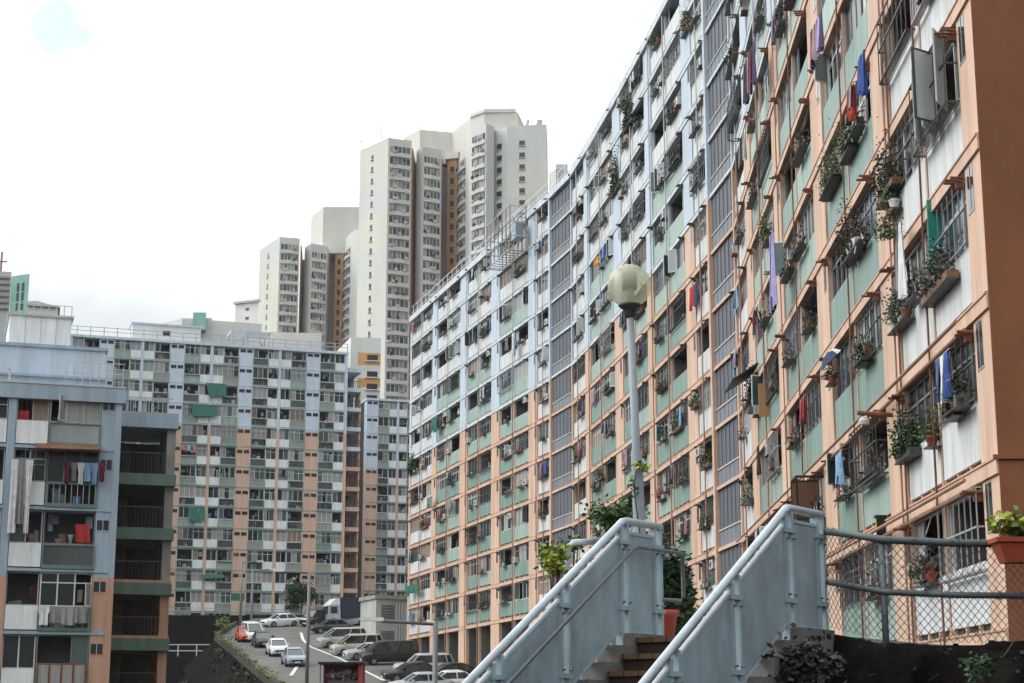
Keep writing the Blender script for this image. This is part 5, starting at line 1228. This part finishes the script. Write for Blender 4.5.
# the dark bank under the fence
m = MB(); nx_, ny_ = 95, 60; rr = random.Random(4)
import mathutils
def bankpt(i, j):
    x = 2.55+i*.055 if i < 60 else 5.85+(i-60)*.2; k = j/ny_
    u = 0; Yt = 15.0 if x > 3.2 else 15.03+(3.2-x)*1.25
    if x > 4: Yt += (x-4)*.14
    zt2 = (.665 if x > 3.2 else .665+(3.2-x)*.33)-.01
    y = Yt+.25-k*3.6; z = zt2-max(0, k-.06)**1.1*2.9
    nn = mathutils.noise.fractal(mathutils.Vector((x*2.1, y*2.1, z*2.1)), .75, 2.2, 7)
    amp = .24*min(1, k*5)
    return (x+nn*amp*.5, y-nn*amp, z+nn*amp)
for i in range(nx_+1):
    for j in range(ny_+1): m.v.append(bankpt(i, j))
for i in range(nx_):
    for j in range(ny_):
        a = i*(ny_+1)+j; m.f.append((a, a+1, a+ny_+2, a+ny_+1)); m.m.append('soil')
b0 = m.build('bank', None, True); tag(b0, 'dark earth bank below the fence', kind='structure')
m = MB(); m.prism([(2.55, 15.9), (3.2, 15.2), (4, 15.25), (12.5, 16.4), (12.5, 18.5), (2.4, 18.5)], -7, .60, 'soil'); tag(m.build('terrace_ground'), kind='structure')
rr = random.Random(14); m = MB()      # litter, stones and dry stalks on the bank
for q in range(500):
    i = rr.randrange(60); j = rr.randrange(2, 50); p = bankpt(i, j)
    if q % 3 == 0:
        h = rr.uniform(.006, .02); m.hexa([(p[0]+dx_*h*rr.uniform(.7, 1.3), p[1]+dy_*h, p[2]+dz_*h-.005) for dz_ in (-1, 1) for dx_, dy_ in ((-1, -1), (1, -1), (1, 1), (-1, 1))], rr.choice(['leaf_dry', 'soil', 'interior_dark', 'soil']))
    elif q % 3 == 1: m.tube([p, (p[0]+rr.uniform(-.12, .12), p[1]+rr.uniform(-.1, .05), p[2]+rr.uniform(0, .12))], .003, 'leaf_dry', 3)
    else: m.leaf(p, rr.uniform(.02, .05), rr, rr.choice(['leaf_dry', 'leaf_dark', 'leaf_dark', 'leaf_dark', 'bark']))
tag(m.build('litter'), 'stones, stalks and dead leaves lying on the dark bank', 'litter', kind='stuff')
# plants round the stairs
def clump(name, px, py, d, rad, n, sz, mats, lab, seed, base=None, cat='plant', pot=None):
    rr = random.Random(seed); c = at(px, py, d); R = empty(name, (c[0], c[1], base if base is not None else c[2]-rad[2]), lab, cat)
    m = MB(); m.foliage(c, rad, n, sz, mats, rr, 14); m.build('foliage', R)
    m = MB(); zb = base if base is not None else c[2]-rad[2]
    for q in range(5): m.tube([(c[0]+rr.uniform(-.05, .05), c[1], zb), (c[0]+rr.uniform(-1, 1)*rad[0]*.5, c[1]+rr.uniform(-1, 1)*rad[1]*.5, c[2]+rad[2]*.2)], [.018, .007], 'bark', 5)
    m.build('stem', R)
    if pot: m = MB(); m.lathe((c[0], c[1], zb-.02), [(pot*.7, 0), (pot, .3), (pot*1.1, .3), (pot*1.1, .36), (pot*.9, .36)], 'pot_red', 18); m.build('pot', R, True)
    return R
clump('shrub', 554, 562, 18.0, (.16, .16, .20), 420, .075, ['leaf_yellow', 'leaf_yellow', 'leaf_light'], 'bright yellow-green shrub behind the left stair handrail', 1, .76)
clump('shrub', 614, 517, 18.6, (.30, .26, .24), 950, .065, ['leaf', 'leaf_light', 'leaf', 'leaf_dark'], 'leafy green shrub rising behind the top corner of the left parapet', 2, .76, 'shrub')
clump('shrub', 573, 543, 18.9, (.14, .12, .10), 160, .06, ['leaf_light', 'leaf'], 'small green sprig beside the bent tubular railing', 33, .76)
tree(at(673, 600, 19.6)[0], 19.6, .1, 1.78, (.20, .22, .52), 2400, .075, ['leaf_dark', 'leaf_dark', 'leaf'], 'dark conical bush behind the landing at the top of the stairs', 5, .05, 'bush', 'bush')
tree(at(684, 630, 19.9)[0], 19.9, .1, 1.2, (.22, .25, .38), 1000, .075, ['leaf_dark', 'leaf'], 'low dark bush at the foot of the conical bush behind the stairs', 6, .04, 'bush', 'bush')
c = at(664, 632, 17.3)
m = MB(); m.lathe((c[0], c[1], .75), [(.09, 0), (.13, .27), (.155, .275), (.155, .33), (.13, .33), (.12, .26)], 'pot_red', 20); tag(m.build('flower_pot', None, True), 'tall red plastic flower pot beside the handrail loop', 'flower pot')
c = at(636, 500, 17.9); rr = random.Random(3)
R = empty('climbing_plant', (c[0], c[1], .75), 'thin climbing plant with a few bright leaves beside the lamp pole', 'plant'); m = MB()
st = [at(641, 540, 17.9), at(636, 505, 17.9), at(634, 485, 17.9), at(637, 468, 17.9)]; m.tube([(st[0][0], st[0][1], .75)]+st, .008, 'bark', 5); m.build('stem', R)
m = MB()
for q in range(46): p = at(rr.gauss(640, 4), rr.gauss(467, 3), 17.9+rr.uniform(-.1, .1)); m.leaf(p, rr.uniform(.05, .09), rr, rr.choice(['leaf_light', 'leaf_light', 'leaf_yellow']))
for q in range(16): p = at(634+rr.gauss(0, 2), rr.uniform(480, 500), 17.9); m.leaf(p, rr.uniform(.05, .08), rr, 'leaf')
m.build('foliage', R)
c = at(1008, 541, 14.98); R = empty('flower_box', (c[0], c[1], c[2]-.1), 'red plastic flower box of pale green leaves hooked on the fence rail', 'flower box')
m = MB(); x = c[0]; y = c[1]-.12; z = c[2]
m.hexa([(x-.09, y-.1, z-.2), (x+.5, y-.1, z-.2), (x+.5, y+.1, z-.2), (x-.09, y+.1, z-.2), (x-.15, y-.13, z-.03), (x+.56, y-.13, z-.03), (x+.56, y+.13, z-.03), (x-.15, y+.13, z-.03)], 'pot_red')
m.hexa([(x-.17, y-.15, z-.03), (x+.58, y-.15, z-.03), (x+.58, y+.15, z-.03), (x-.17, y+.15, z-.03), (x-.17, y-.15, z+.01), (x+.58, y-.15, z+.01), (x+.58, y+.15, z+.01), (x-.17, y+.15, z+.01)], 'pot_red'); m.build('trough', R)
m = MB(); rr = random.Random(6); m.foliage((x+.16, y, z+.12), (.34, .14, .11), 800, .07, ['leaf_light', 'leaf_light', 'leaf_yellow', 'leaf'], rr, 18); m.build('foliage', R)
m = MB(); c = at(978, 668, 13.9); m.foliage(c, (.13, .1, .12), 200, .045, ['leaf', 'leaf_dark', 'leaf_dark'], rr, 10); tag(m.build('weed'), 'green weeds on the dark bank below the flower box', 'plant')
m = MB(); c = at(803, 660, 14.7)
for q in range(750):
    p = (c[0]+rr.gauss(0, .13), c[1]+rr.gauss(0, .08)-.1, c[2]-.06+rr.gauss(0, .09)); m.leaf(p, rr.uniform(.03, .09), rr, rr.choice(['leaf_dry', 'leaf_dark', 'black', 'black', 'black', 'dark_metal']))
tag(m.build('dead_plant'), 'withered grey-leaved plant at the right foot of the staircase', 'plant')

# globe lamp
gc = at(629.5, 286, 18.0); bs = at(638.3, 500, 18.0)
LP = empty('globe_lamp', (bs[0], bs[1], .75), 'globe street lamp with a milky yellowish globe on a slim pale pole behind the stairs', 'street lamp')
dx = (gc[0]-bs[0])/(gc[2]-bs[2]); top = (gc[0], 18, gc[2]-.25); bx = bs[0]-dx*(bs[2]-.75)
m = MB(); m.tube([(bx, 18, .75), (bx+dx*.6, 18, 1.35), (bx+dx*2.0, 18, 2.75), (bx+dx*2.05, 18, 2.82), (top[0], 18, top[2])], [.075, .07, .058, .045, .038], 'lamp_pole', 16); m.build('pole', LP, True)
m = MB(); m.lathe((top[0], 18, top[2]-.1), [(.045, 0), (.06, .02), (.06, .08), (.10, .11), (.125, .13), (.12, .145)], 'dark_metal', 20); m.build('collar', LP, True)
m = MB(); n = 16; prof = []
for i in range(n+1):
    a = -pi/2+.5+(pi-.5)*i/n; prof.append((max(.002, .235*cos(a)), .235*sin(a)))
m.lathe(gc, prof, 'globe_shell', 32); m.build('globe', LP, True)
m = MB(); m.box(WF, gc[0]-.075, gc[0]+.075, 17.93, 18.07, gc[2]-.03, gc[2]+.14, 'dark_metal'); m.tube([(gc[0], 18, gc[2]-.2), (gc[0], 18, gc[2]-.02)], .05, 'tower_grey', 10); m.build('lamp_fitting', LP)
# ---------------------------------------------------------------- things on the curved facade
r = random.Random(55)
def where(i, k):
    n = {1: 'first', 3: 'second', 5: 'third', 7: 'fourth', 9: 'last'}
    if i < 10: w = '%s bay from the brown end wall' % n[i]
    elif i < 20: w = '%s bay left of the near stair strip' % n[i-10]
    else: w = '%s bay left of the far stair strip' % n[i-20]
    return '%s storey down, %s' % (ORD[k+1], w)
IDX = {}
for sp in SPOTS: IDX.setdefault((sp[0], sp[4]), []).append(sp)
CN = {'cloth_red': 'red', 'cloth_blue': 'blue', 'cloth_white': 'white', 'cloth_black': 'black', 'cloth_green': 'green', 'cloth_yellow': 'yellow', 'cloth_pink': 'pink', 'cloth_grey': 'grey', 'cloth_purple': 'purple', 'cloth_sky': 'pale blue', 'cloth_orange': 'orange', 'cloth_maroon': 'dark red', 'cloth_navy': 'navy'}
# one air conditioner, then copies
def ac_proto():
    R = empty('air_conditioner', (0, 0, 0), 'x', 'air conditioner', 'air conditioners on the curved facade')
    m = MB(); m.hexa([(-.38, 0, 0), (.38, 0, 0), (.38, .38, 0), (-.38, .38, 0), (-.38, 0, .5), (.38, 0, .5), (.38, .38, .5), (-.38, .38, .5)], 'ac_body'); LB_(m, 'casing', R)
    m = MB(); pts = [(.08+.19*cos(2*pi*q/14), .25+.19*sin(2*pi*q/14)) for q in range(14)]; loft(m, [[(p[0], .381, p[1]) for p in pts], [(p[0], .395, p[1]) for p in pts]], 'dark_metal', 14); LB_(m, 'fan_grille', R)
    m = MB(); m.hexa([(-.36, 0, -.06), (.36, 0, -.06), (.36, .42, -.06), (-.36, .42, -.06), (-.36, 0, -.02), (.36, 0, -.02), (.36, .42, -.02), (-.36, .42, -.02)], 'rust'); LB_(m, 'bracket', R)
    return R
ACP = ac_proto(); first = True; taken = set()
def face_rot(fr): return math.atan2(fr.d[1], fr.d[0])
spl = [s for s in SPOTS]
r.shuffle(spl); nac = 0
for (i, fr, a, b, k, zp, z1, typ, dist) in spl:
    if nac >= 64 or (i, k) in taken or (dist < 46 and r.random() < .9): continue
    taken.add((i, k)); nac += 1
    o = ACP if first else copy_tree(ACP); first = False
    x = r.choice([a+.45, b-.45]); zz = zp+.03 if r.random() < .6 else z1-.62
    o.location = fr.pt(x, -.12, zz); o.scale = (.85, .8, .8); o.rotation_euler = (0, 0, face_rot(fr))
    o['label'] = 'grey air conditioner, '+where(i, k)
# plants
r.shuffle(spl); npl = 0; used = set()
def plant_spot(fr, s, z, w, h, label, n, sz, mats=('leaf', 'leaf_dark', 'leaf_light'), trough=True, o=.07, group='plants on the curved facade', rnd=r):
    if rnd.random() < .5 and 'leaf_light' in mats and len(mats) == 3: mats = ('leaf', 'leaf_dark', 'leaf_dark')
    R = empty('balcony_plant', fr.pt(s, o, z-.1), label, 'plant', group, 0)
    if trough and rnd.random() < .45:
        for q in range(max(1, int(w/.45))):
            m = MB(); x = s-w/2+.2+q*.45; m.lathe(fr.pt(x, o, z-.16), [(.08, 0), (.12, .17), (.13, .17), (.13, .2), (.1, .2)], rnd.choice(['pot_red', 'interior', 'cloth_white', 'wood']), 10); m.build('pot', R)
        m = MB(); m.box(fr, s-w/2, s+w/2, -.03, o+.12, z-.19, z-.165, 'dark_metal'); m.build('shelf', R)
    elif trough:
        m = MB(); m.box(fr, s-w/2, s+w/2, o-.11, o+.1, z-.13, z+.0, rnd.choice(['dark_metal', 'rust', 'interior', 'wood'])); m.box(fr, s-w/2-.02, s+w/2+.02, -.03, o+.12, z-.16, z-.135, 'dark_metal'); m.build('trough', R)
    m = MB(); foliage_box(m, fr, s, o, z, w, h, n, sz, rnd, mats); m.build('foliage', R); return R
for (i, fr, a, b, k, zp, z1, typ, dist) in spl:
    if npl >= 38 + 6 or (i, k) in used: continue
    used.add((i, k)); npl += 1
    w = min(b-a-.3, r.uniform(.8, 2.4)); 
    plant_spot(fr, (a+b)/2+r.uniform(-.4, .4), zp+.08, w, r.uniform(.3, .85), 'leafy balcony plants, '+where(i, k), int(420*w) if dist < 60 else int(170*w), .09 if dist < 50 else .14)
# laundry on poles
r.shuffle(spl); nl = 0; usedl = set()
for (i, fr, a, b, k, zp, z1, typ, dist) in spl:
    if nl >= 60 or (i, k) in usedl: continue
    usedl.add((i, k)); nl += 1
    c = r.choice([q for q in CN if q not in ('cloth_yellow', 'cloth_orange', 'cloth_green')]); n = r.randint(2, 4); m = MB(); s0 = r.uniform(a+.2, b-1.2); oo = r.uniform(.08, .3)
    R = empty('laundry', fr.pt(s0, oo, z1-.3), CN[c]+' and mixed washing, '+where(i, k), 'laundry', 'washing on the curved facade')
    p = MB(); p.tube([fr.pt(s0-.15, oo, z1-.28), fr.pt(min(b, s0+.33*n+.1), oo, z1-.28)], .014, 'alu', 5)
    for e_ in (s0-.1, min(b-.05, s0+.33*n)): p.tube([fr.pt(e_, -.02, z1-.2), fr.pt(e_, oo, z1-.28)], .012, 'rust', 5)
    p.build('pole', R)
    for q in range(n):
        m = MB(); garment(m, fr, s0+.15+.33*q, oo, z1-.3, r.uniform(.26, .42), r.uniform(.5, 1.0), c if q % 2 == 0 else r.choice(['cloth_white', 'cloth_grey', 'cloth_black', 'cloth_maroon', 'cloth_navy', 'cloth_sky']), r); m.build('garment', R)
# particular things one can point to
def near_unit(px, py):
    best = None
    for i, (kind, fr, l) in enumerate(FRS):
        s, z = fr.hit(px, py)
        if -0.01 <= s <= l+.01: best = (i, fr, s, z); break
    return best
def hang(px, py, w, h, cs, name, label, cat, o=.35, n=1):
    i, fr, s, z = near_unit(px, py); m = MB()
    for q in range(n): garment(m, fr, s-w/2+w*(q+.5)/n, o+.02*q, z+h/2, w/n*1.1, h*(1-.15*(q % 2)), cs[q % len(cs)], r)
    return tag(m.build(name), label, cat)
def pl(px, py, w, h, label, n=500, sz=.09, mats=('leaf', 'leaf_dark', 'leaf_light'), trough=True, o=.1):
    i, fr, s, z = near_unit(px, py); return plant_spot(fr, s, z, w, h, label, n, sz, mats, trough, o)
hang(884, 75, .62, .95, ['cloth_blue', 'cloth_blue'], 'hanging_bag', 'bright blue cloth bag hanging high up, one window left of the swung-out sashes', 'bag', .45, 2)
hang(862, 103, .5, .8, ['cloth_red', 'cloth_yellow', 'cloth_orange', 'cloth_red'], 'hanging_toys', 'red and yellow soft toys hung above a black plant trough', 'toys', .2, 4)
pl(852, 150, 1.5, .6, 'green plants in a black trough under the red and yellow toys', 700, .09)
pl(835, 378, .7, .35, 'trailing plant beside the blue and white umbrella', 260, .08)
pl(912, 452, 1.6, .75, 'bushy spiky green plants on the window shelf nearest the end wall', 1500, .10, ('leaf', 'leaf_dark', 'leaf_light'))
pl(937, 438, .45, .55, 'round bright green potted plant next to the spiky plants near the end wall', 420, .08, ('leaf', 'leaf_light'))
pl(897, 205, .9, .5, 'green climber spilling below the dark caged balcony near the end wall', 420, .08)
pl(893, 190, 2.0, 1.0, 'dark heap of pots and foliage on the caged balcony near the end wall', 900, .10, ('leaf_dark', 'dark_metal', 'leaf_dark', 'interior_dark'))
pl(912, 236, .7, .5, 'light green climbing sprays above the white bundle near the end wall', 320, .08, ('leaf_light', 'leaf'), False, .5)
pl(944, 285, 2.4, .7, 'row of potted plants and flowers under the teal shutter near the end wall', 1100, .09, ('leaf_dark', 'cloth_maroon', 'leaf', 'leaf_dark', 'green_panel'))
pl(905, 318, 1.8, .7, 'tangled plants and wires on the shelf below the white bundle', 900, .09, ('leaf_dark', 'dark_metal', 'leaf', 'cloth_grey'))
pl(752, 500, 1.6, .7, 'flowering green plant at the window beside the near stair strip', 700, .09, ('leaf', 'leaf_light', 'leaf', 'cloth_white'))
pl(755, 405, 2.2, 1.4, 'dark mass of plants under the black awning', 1000, .11, ('leaf_dark', 'interior_dark', 'leaf', 'curtain'))
pl(855, 250, 2.2, 1.0, 'tall dark leafy plants filling a balcony of the second bay', 1200, .09, ('leaf_dark', 'leaf', 'cloth_maroon'))
pl(688, 30, 1.6, 1.1, 'green bush with yellow flowers high up beside the near stair strip', 500, .14, ('leaf', 'leaf_dark', 'cloth_yellow', 'leaf'))
pl(630, 125, 2.6, 2.3, 'big dark bush spilling from a high pale storey above the globe lamp', 900, .18, ('leaf_dark', 'leaf_dark', 'leaf'))
pl(617, 190, 2.6, 2.2, 'large green bush hanging from the pale wall above and left of the globe lamp', 900, .18, ('leaf', 'leaf_dark', 'leaf_light'))
pl(697, 405, 1.2, .6, 'bright green plant on a projecting shelf beside the near stair strip', 300, .13, ('leaf_light', 'leaf'))
pl(663, 497, 1.6, .5, 'flower shelf with red blooms right of the globe lamp pole', 300, .13, ('leaf_dark', 'cloth_red', 'leaf', 'cloth_pink'))
pl(413, 472, 2.2, 1.6, 'leafy bushes spilling over the far corner of the curved block', 400, .3, ('leaf_dark', 'leaf'))
pl(602, 478, 1.6, .7, 'dark planter under a red frame left of the globe lamp pole', 300, .15, ('leaf_dark', 'leaf_light'))
hang(603, 262, 1.3, .5, ['cloth_yellow', 'cloth_orange'], 'laundry', 'orange and yellow bedding over a balcony left of the lamp globe', 'laundry', .4, 2)
hang(698, 297, 1.4, 1.1, ['cloth_navy', 'cloth_red', 'cloth_red'], 'laundry', 'red and navy garments in the open window left of the near stair strip', 'laundry', .2, 3)
hang(791, 270, .85, 2.4, ['cloth_lilac', 'cloth_lilac', 'cloth_lilac'], 'bed_sheet', 'long lilac bed sheet hanging in the middle of the near facade', 'sheet', .55, 3)
hang(773, 460, .45, 1.0, ['cloth_black'], 'laundry', 'single black garment hanging from an open window sash', 'laundry', .5, 1)
hang(836, 40, 1.6, 1.0, ['cloth_purple', 'cloth_lilac', 'cloth_grey', 'cloth_pink', 'cloth_purple'], 'laundry', 'purple and lilac washing high up in the second bay', 'laundry', .45, 5)
hang(768, 75, 3.0, 1.5, ['cloth_purple', 'cloth_maroon', 'cloth_purple', 'cloth_pink', 'cloth_black', 'cloth_purple'], 'laundry', 'crowded row of purple garments high up near the top edge', 'laundry', .6, 6)
hang(757, 150, 2.0, 1.2, ['cloth_white', 'cloth_grey', 'cloth_black', 'cloth_grey'], 'laundry', 'grey and white washing below the purple row near the stair strip', 'laundry', .5, 4)
hang(916, 262, .6, 1.5, ['cloth_white', 'cloth_grey'], 'bundle', 'tall white wrapped bundle on the balcony left of the teal shutter', 'bundle', .3, 2)
hang(519, 345, .7, 1.8, ['cloth_sky', 'cloth_white'], 'laundry', 'pale blue towel on the far third of the curved block', 'laundry', .4, 2)
hang(440, 425, 1.6, 1.4, ['cloth_green'], 'awning', 'green hanging cloth near the far corner of the curved block, fifth storey', 'awning', .5, 2)
hang(418, 590, 4.2, .9, ['cloth_green'], 'awning', 'long green awning at the far corner of the curved block, low down', 'awning', .5, 3)
hang(435, 503, 1.6, 1.0, ['green_frame'], 'awning', 'dark green awning at the far corner, middle storeys', 'awning', .5, 2)
hang(454, 505, 1.8, .9, ['cloth_grey'], 'awning', 'pale grey awning beside the dark green one at the far corner', 'awning', .5, 2)
# teal shutter
i, fr, s, z = near_unit(938, 235); m = MB(); m.box(fr, s+.25, s+.31, -.3, .12, z-.75, z+.75, 'teal'); m.box(fr, s-.7, s+.2, -.36, -.30, z-.75, z+.75, 'teal'); tag(m.build('shutter'), 'teal painted shutter open on the balcony next to the brown end wall', 'shutter')
# umbrella blue and white
i, fr, s, z = near_unit(850, 362); c = fr.pt(s, .55, z+.25); R = empty('umbrella', c, 'navy and white umbrella opened sideways over a balcony shelf', 'umbrella')
m = MB(); n = 10
for q in range(n):
    a0, a1 = 2*pi*q/n, 2*pi*(q+1)/n
    for (r0, z0, r1, z1_) in ((.02, .0, .3, -.06), (.3, -.06, .52, -.22)):
        A = lambda rr_, zz_, aa: (c[0]+rr_*cos(aa)*.5-zz_*.35, c[1]+rr_*sin(aa), c[2]+zz_+rr_*cos(aa)*.5)
        m.poly([A(r0, z0, a0), A(r0, z0, a1), A(r1, z1_, a1), A(r1, z1_, a0)], 'cloth_navy' if q % 4 else 'cloth_white')
m.build('canopy', R); m = MB(); m.tube([c, (c[0]+.35, c[1], c[2]-.5)], .012, 'alu', 6); m.build('shaft', R)
# black awning with orange board
i, fr, s, z = near_unit(756, 385); R = empty('awning', fr.pt(s, .3, z), 'black peaked awning with an orange side board beside the near stair strip', 'awning')
m = MB(); m.hexa([fr.pt(s-1.5, .02, z+.55), fr.pt(s+1.2, .02, z+.55), fr.pt(s+1.2, .08, z+.6), fr.pt(s-1.5, .08, z+.6), fr.pt(s-1.6, 1.0, z-.1), fr.pt(s+1.0, 1.1, z-.15), fr.pt(s+1.0, 1.12, z-.1), fr.pt(s-1.6, 1.02, z-.05)], 'black'); m.build('canopy', R)
i2, fr2, s2, z2 = near_unit(768, 392); m = MB(); m.box(fr2, s2-.1, s2-.04, .0, .35, z2-.9, z2+.3, 'tower_orange'); m.build('side_board', R)
# open glazed sashes at the top near the end wall
i, fr, s, z = near_unit(944, 120); R = empty('open_window', fr.pt(s, .3, z), 'bank of four white-framed window sashes swung outward beside the brown end wall', 'window')
for q, (dq, up) in enumerate(((-1.35, -.30), (-.65, -.12), (-.05, .02), (.65, .22))):
    ang = .5 if q != 2 else .95; f2 = F(fr.pt(s-dq, .06, 0), (-fr.d[0]*cos(ang)+fr.n[0]*sin(ang), -fr.d[1]*cos(ang)+fr.n[1]*sin(ang)), (fr.n[0], fr.n[1]))
    m = MB(); w_ = .62; za, zb2 = z-.75, z+.62; mm_ = 'dark_metal' if q == 2 else 'alu_white'
    for a0, a1, b0, b1 in ((0, .04, za, zb2), (w_-.04, w_, za, zb2), (.04, w_-.04, za, za+.04), (.04, w_-.04, zb2-.04, zb2)): m.box(f2, a0, a1, 0, .03, b0, b1, mm_)
    o = m.build('sash', R); m = MB(); m.box(f2, .04, w_-.04, .01, .02, za+.04, zb2-.04, 'sash_backlit'); m.build('pane', o)
# boxed cage with wooden back
i, fr, s, z = near_unit(822, 500); R = empty('window_cage', fr.pt(s, .4, z), 'dark box cage with a wooden back jutting out just above the right stair parapet', 'cage')
m = MB(); m.box(fr, s+.45, s+.5, .0, .75, z-.5, z+.55, 'wood'); m.build('back_board', R)
m = MB()
for (a0, a1, o0, o1, b0, b1) in ((s-.6, s+.6, .72, .78, z-.62, z-.56), (s-.6, s+.6, .72, .78, z+.56, z+.62), (s-.6, s-.54, 0, .72, z-.62, z-.56), (s-.6, s-.54, 0, .72, z+.56, z+.62), (s+.54, s+.6, 0, .72, z-.62, z-.56), (s+.54, s+.6, 0, .72, z+.56, z+.62),
    (s-.6, s-.54, .72, .78, z-.56, z+.56), (s+.54, s+.6, .72, .78, z-.56, z+.56), (s-.6, s+.6, 0, .72, z-.56, z-.53)): m.box(fr, a0, a1, o0, o1, b0, b1, 'black')
for q in range(1, 8): m.box(fr, s-.6, s-.585, q*.09, q*.09+.012, z-.56, z+.56, 'black')
m.build('frame', R)
# little yellow box
i, fr, s, z = near_unit(887, 527); m = MB(); m.box(fr, s-.12, s+.12, .02, .22, z-.25, z+.2, 'cloth_yellow'); m.box(fr, s-.14, s+.14, .02, .26, z+.2, z+.25, 'black'); m.box(fr, s-.08, s-.14, .0, .24, z-.25, z+.2, 'black'); tag(m.build('meter_box'), 'small yellow and black box on the pier above the fence', 'box')
# flood lamp on bracket
i, fr, s, z = near_unit(893, 415); R = empty('wall_lamp', fr.pt(s, .2, z), 'rusty lamp on a short arm left of the spiky green plants', 'lamp')
m = MB(); m.tube([fr.pt(s, 0, z), fr.pt(s, .75, z+.05)], .05, 'rust', 8); m.build('arm', R); m = MB(); m.lathe(fr.pt(s, .62, z-.2), [(.11, 0), (.12, .08), (.05, .17)], 'tower_grey', 12); m.build('shade', R)
# rooftop work cage hanging over the top storeys of the far third
i, fr, s, z = near_unit(520, 238); R = empty('work_platform', fr.pt(s, .8, z), 'grey steel work platform with a blue-grey cabinet hanging over the roof edge', 'platform')
m = MB(); a0, a1, zz0 = s-2.6, s+3.4, z-1.7
for x in [a0+(a1-a0)*q/6 for q in range(7)]:
    for o in (.35, 1.6): m.tube([fr.pt(x, o, zz0), fr.pt(x, o, zz0+3.4)], .05, 'tower_recess', 5)
for zq in (zz0, zz0+1.1, zz0+2.2, zz0+3.4):
    for o in (.35, 1.6): m.tube([fr.pt(a0, o, zq), fr.pt(a1, o, zq)], .045, 'tower_grey', 5)
    for x in (a0, a1): m.tube([fr.pt(x, .35, zq), fr.pt(x, 1.6, zq)], .045, 'tower_grey', 5)
m.build('frame', R)
m = MB()
for q in range(9): x = a0+(a1-a0)*q/9; m.box(fr, x, x+.06, .35, 1.6, zz0-.1, zz0-.06, 'tower_recess')
m.build('deck', R)
m = MB(); m.box(fr, a0+.2, a0+1.3, .5, 1.1, zz0+1.0, zz0+2.2, 'car_bluegrey'); m.build('cabinet', R)

# ---------------------------------------------------------------- thin grey air between here and the towers
hz = MB(); hz.hexa([(-2700, -310, -9), (2700, -310, -9), (2700, 3600, -9), (-2700, 3600, -9), (-2700, -310, 175), (2700, -310, 175), (2700, 3600, 175), (-2700, 3600, 175)], 'black')
ho = hz.build('haze'); tag(ho, kind='stuff'); ho.data.materials.clear()
hm = bpy.data.materials.new('haze'); hm.use_nodes = True; t = hm.node_tree; t.nodes.clear(); oo = t.nodes.new('ShaderNodeOutputMaterial'); pvn = t.nodes.new('ShaderNodeVolumePrincipled')
pvn.inputs['Color'].default_value = (.93, .96, 1, 1); pvn.inputs['Density'].default_value = .00011; pvn.inputs['Anisotropy'].default_value = 0
t.links.new(pvn.outputs[0], oo.inputs['Volume']); ho.data.materials.append(hm)
